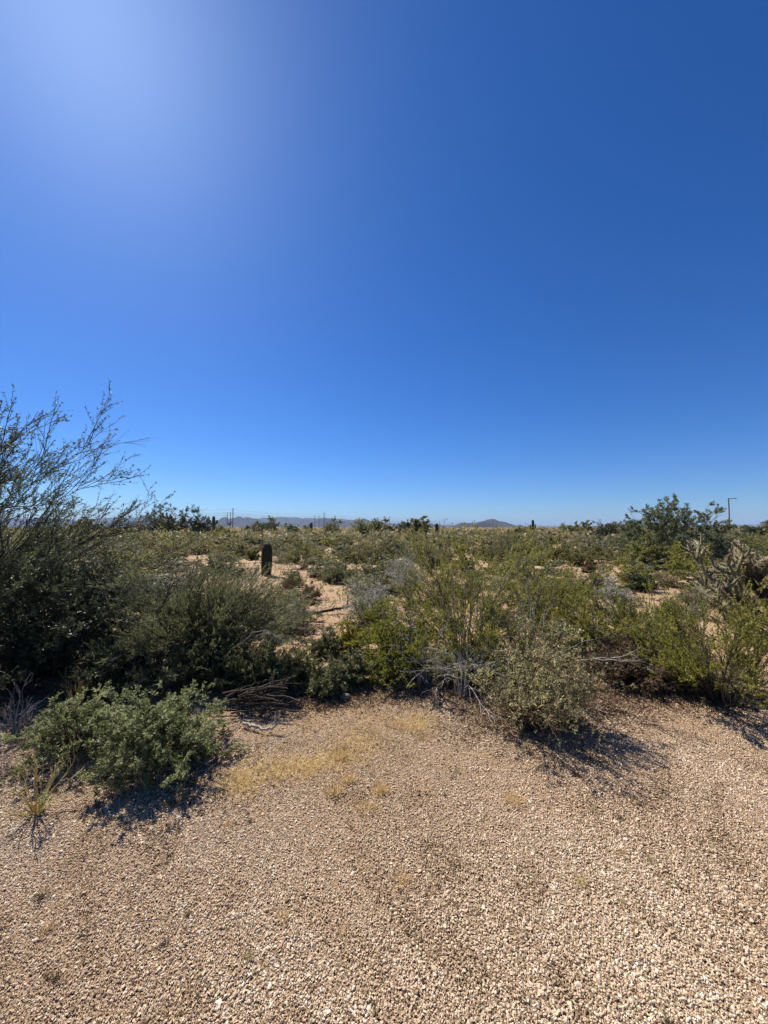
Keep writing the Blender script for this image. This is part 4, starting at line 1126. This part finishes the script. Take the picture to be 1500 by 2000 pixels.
blades('leaf_litter', 'dark brown leaf litter under the bushes at the gravel rim', 'litter',
       [(2.2, 4.5, 2.4, .9, 6), (.5, 4.3, 1.6, .7, 4), (ux(1250, 3.9), 3.9, 1.1, .5, 5), (ux(1420, 3.6), 3.6, .8, .4, 4), (ux(1010, 3.2), 3.2, .6, .35, 2.2), (ux(760, 3.7), 3.75, .9, .22, 2.4), (ux(600, 3.55), 3.6, .5, .2, 1.6), (-1.3, 2.6, .6, .5, 1.5), (-2.2, 2.9, .7, .6, 2.0), (-3.2, 3.6, 1.2, .6, 3), (ux(1080, 3.6), 3.5, .8, .4, 2.4)],
       502, M['litter'], .030, .010, 2300, 2.2, clump=.06)
blades('twig_litter', 'thin dry twigs and straws strewn over the gravel', 'litter',
       [(0, 1.9, 2.4, 1.0, .10), (1.2, 2.4, 1.2, .8, .08), (-1.2, 2.2, 1.0, .6, .08), (.1, 3.0, 1.2, .6, .14)], 503, M['seed'], .05, .0022, 2600, 2.5, clump=.12)

# --- stones that stand out
def rock(label, u, v, s, seed, name='rock'):
    rng = np.random.default_rng(seed)
    import bmesh
    bm = bmesh.new(); bmesh.ops.create_icosphere(bm, subdivisions=3, radius=1)
    k = rng.normal(size=(5, 3))
    for w in bm.verts:
        c = np.array(w.co); f = 1 + .16 * sum(math.sin(float(c @ q) * 2.2 + i) for i, q in enumerate(k)) / 2.2
        w.co = Vector((c[0] * f * s, c[1] * f * s * .8, c[2] * f * s * .62))
    me = bpy.data.meshes.new(name); bm.to_mesh(me); bm.free(); me.materials.append(M['rock'])
    x, y = gp(u, v)
    o = obj(name, me, None, (x, y, float(hf(x, y)) + s * .3)); o.rotation_euler = (0, 0, rng.uniform(0, 6))
    tag(o, label, 'rock')
rock('brown rock lying on the far rim of the gravel in shade', 676, 1362, .055, 601)
rock('pale stone lying at the foot of the leafy bush', 364, 1556, .022, 602)

# --- thin posts
def post(label, u, vb, vt, r=.02):
    x, y = gp(u, vb); H = hz(vt, y)
    g = Geo(); tubes(g, np.array([[[0, 0, -.1], [0, 0, H * .5], [.01, 0, H]]]), np.array([[r, r, r * .9]]), 6)
    tubes(g, np.array([[[0, 0, H - .002], [.01, 0, H + .02]]]), np.array([[r * 1.3, r * .6]]), 6)
    o = obj('thin_post', g.mesh('thin_post', M['wood']), None, (x, y, float(hf(x, y))))
    tag(o, label, 'post')
post('thin dark post beside the low bush beyond the pale bushes', 727, 1084, 1054)
post('thin dark post behind the short thick saguaro', 512, 1084, 1040)

# ------------------------------------------------------------------ lamp post, power line
def lamp_post():
    y = 74.0; x = ux(1424, y); H = hz(973, y)
    root = empty('lamp_post', (x, y, 0)); tag(root, 'slim dark lamp post with one short arm beside the right tree', 'lamp post')
    g = Geo(); tubes(g, np.array([[[0, 0, -.1], [0, 0, H * .5], [0, 0, H]]]), np.array([[.11, .10, .09]]), 10); obj('pole', g.mesh('pole', M['steel']), root)
    g = Geo(); tubes(g, np.array([[[0, 0, -.1], [0, 0, .5]]]), np.array([[.28, .24]]), 12); obj('base', g.mesh('base', M['building']), root)
    g = Geo(); tubes(g, np.array([[[-.05, 0, H - .08], [.5, 0, H - .06], [.8, 0, H - .06]]]), np.array([[.06, .05, .05]]), 8); obj('arm', g.mesh('arm', M['steel']), root)
    g = Geo()
    b = np.array([[-.42, -.17, -.06], [.42, -.17, -.06], [.42, .17, -.06], [-.42, .17, -.06], [-.36, -.13, .07], [.36, -.13, .07], [.36, .13, .07], [-.36, .13, .07]]) + [1.05, 0, H - .06]
    g.add(b, Q=[[3, 2, 1, 0], [4, 5, 6, 7], [0, 1, 5, 4], [1, 2, 6, 5], [2, 3, 7, 6], [3, 0, 4, 7]])
    head = obj('lamp_head', g.mesh('lamp_head', M['steel'], False), root)
    g = Geo(); b2 = np.array([[-.3, -.12, -.064], [.3, -.12, -.064], [.3, .12, -.064], [-.3, .12, -.064]]) + [1.05, 0, H - .06]
    g.add(b2, Q=[[3, 2, 1, 0]]); obj('lens', g.mesh('lens', M['glass'], False), head)
lamp_post()

def pylon(label, u, vt, y, group):
    x = ux(u, y); H = hz(vt, y)
    root = empty('power_pole', (x, y, 0)); tag(root, label, 'power pole', group)
    g = Geo(); tubes(g, np.array([[[0, 0, -.5], [0, 0, H * .5], [0, 0, H]]]), np.array([[.95, .8, .6]]), 10)
    obj('pole', g.mesh('pole', M['pole_steel']), root)
    tips = []
    for k in range(3):
        z = H * (.95 - .13 * k)
        g = Geo(); tubes(g, np.array([[[-2.2, 0, z], [0, 0, z - .4], [2.2, 0, z]]]), np.array([[.12, .25, .12]]), 6)
        arm = obj('cross_arm', g.mesh('cross_arm', M['pole_steel']), root)
        for s in (-1, 1):
            g = Geo(); tubes(g, np.array([[[2.1 * s, 0, z - 1.4], [2.1 * s, 0, z]]]), np.array([[.14, .1]]), 6)
            obj('insulator', g.mesh('insulator', M['glass']), arm)
            tips.append((x + 2.1 * s, y, z - 1.4))
    return tips
rows = [[(455, 992, 760), (633, 1000, 980), (761, 1008, 1350), (867.5, 1012.5, 1700), (1026, 1020, 2100), (1085, 1025, 2600)],
        [(450, 1000, 990), (623, 1007, 1260), (752, 1013.5, 1700), (858, 1017.5, 2100), (1068, 1026, 2700)],
        [(444, 1000, 1010), (615, 1006, 1240), (744, 1013.5, 1700), (849, 1017, 2100), (1076, 1026, 2700)]]
names = [['tall nearest steel power pole above the left grey hills', 'tallest steel power pole of the middle cluster', 'tallest power pole right of the rounded palo verde', 'slim power pole beside the tall columnar saguaro', 'slim power pole right of the rounded hill', 'farthest power pole at the end of the near line'],
         ['power pole just left of the nearest one', 'second power pole of the middle cluster', 'second power pole right of the rounded palo verde', 'thin power pole behind the columnar saguaro', 'farthest power pole of the second line'],
         ['leftmost power pole of the left cluster', 'leftmost power pole of the middle cluster', 'leftmost power pole right of the rounded palo verde', 'faint power pole over the low dark hill', 'farthest power pole of the third line']]
gnames = ['power poles of the near line', 'power poles of the second line', 'power poles of the third line']
for r_, row in enumerate(rows):
    prev = None
    lead = row[0]
    start = (ux(lead[0] - 420, lead[2] * .75), lead[2] * .75)
    for i, (u, vt, y) in enumerate(row):
        tips = pylon(names[r_][i], u, vt, y, gnames[r_])
        if prev is None:
            prev = [(start[0] + (t[0] - ux(u, y)), start[1], t[2] + 1) for t in tips]
        g = Geo()
        s = np.linspace(0, 1, 14)[:, None]
        for a, b in zip(prev, tips):
            p = np.array(a) * (1 - s) + np.array(b) * s
            sag = np.hypot(b[0] - a[0], b[1] - a[1]) * .018
            p[:, 2] -= (4 * s * (1 - s))[:, 0] * sag
            tubes(g, p[None], .07, 3)
        where = ['left of the left pole cluster', 'from the left to the middle pole cluster', 'from the middle cluster to the palo verde', 'towards the columnar saguaro', 'across the rounded hill', 'far right'][i]
        o = obj('power_cables', g.mesh('power_cables', M['pole_steel']))
        tag(o, 'thin sagging power cables of the %s line %s' % (('near', 'second', 'third')[r_], where), 'cables', 'power cables')
        prev = tips

# ------------------------------------------------------------------ haze
def haze():
    X, Y0, Y1, Z0, Z1 = 31000, -31000, 31000, -3.5, 310
    v = [(-X, Y0, Z0), (X, Y0, Z0), (X, Y1, Z0), (-X, Y1, Z0), (-X, Y0, Z1), (X, Y0, Z1), (X, Y1, Z1), (-X, Y1, Z1)]
    f = [(3, 2, 1, 0), (4, 5, 6, 7), (0, 1, 5, 4), (1, 2, 6, 5), (2, 3, 7, 6), (3, 0, 4, 7)]
    me = bpy.data.meshes.new('haze'); me.from_pydata(v, [], f); me.update()
    m, nt, out = new_mat('haze_air')
    p = nt.nodes.new('ShaderNodeVolumePrincipled')
    p.inputs['Color'].default_value = (.46, .60, .82, 1)
    p.inputs['Density'].default_value = 6.5e-5
    p.inputs['Anisotropy'].default_value = 0.0
    nt.links.new(p.outputs[0], out.inputs['Volume'])
    me.materials.append(m)
    o = obj('haze', me); tag(o, 'thin pale blue haze in the air over the desert', kind='stuff')
haze()
print('triangles', sum(len(m.loops) - 2 * len(m.polygons) for m in bpy.data.meshes))
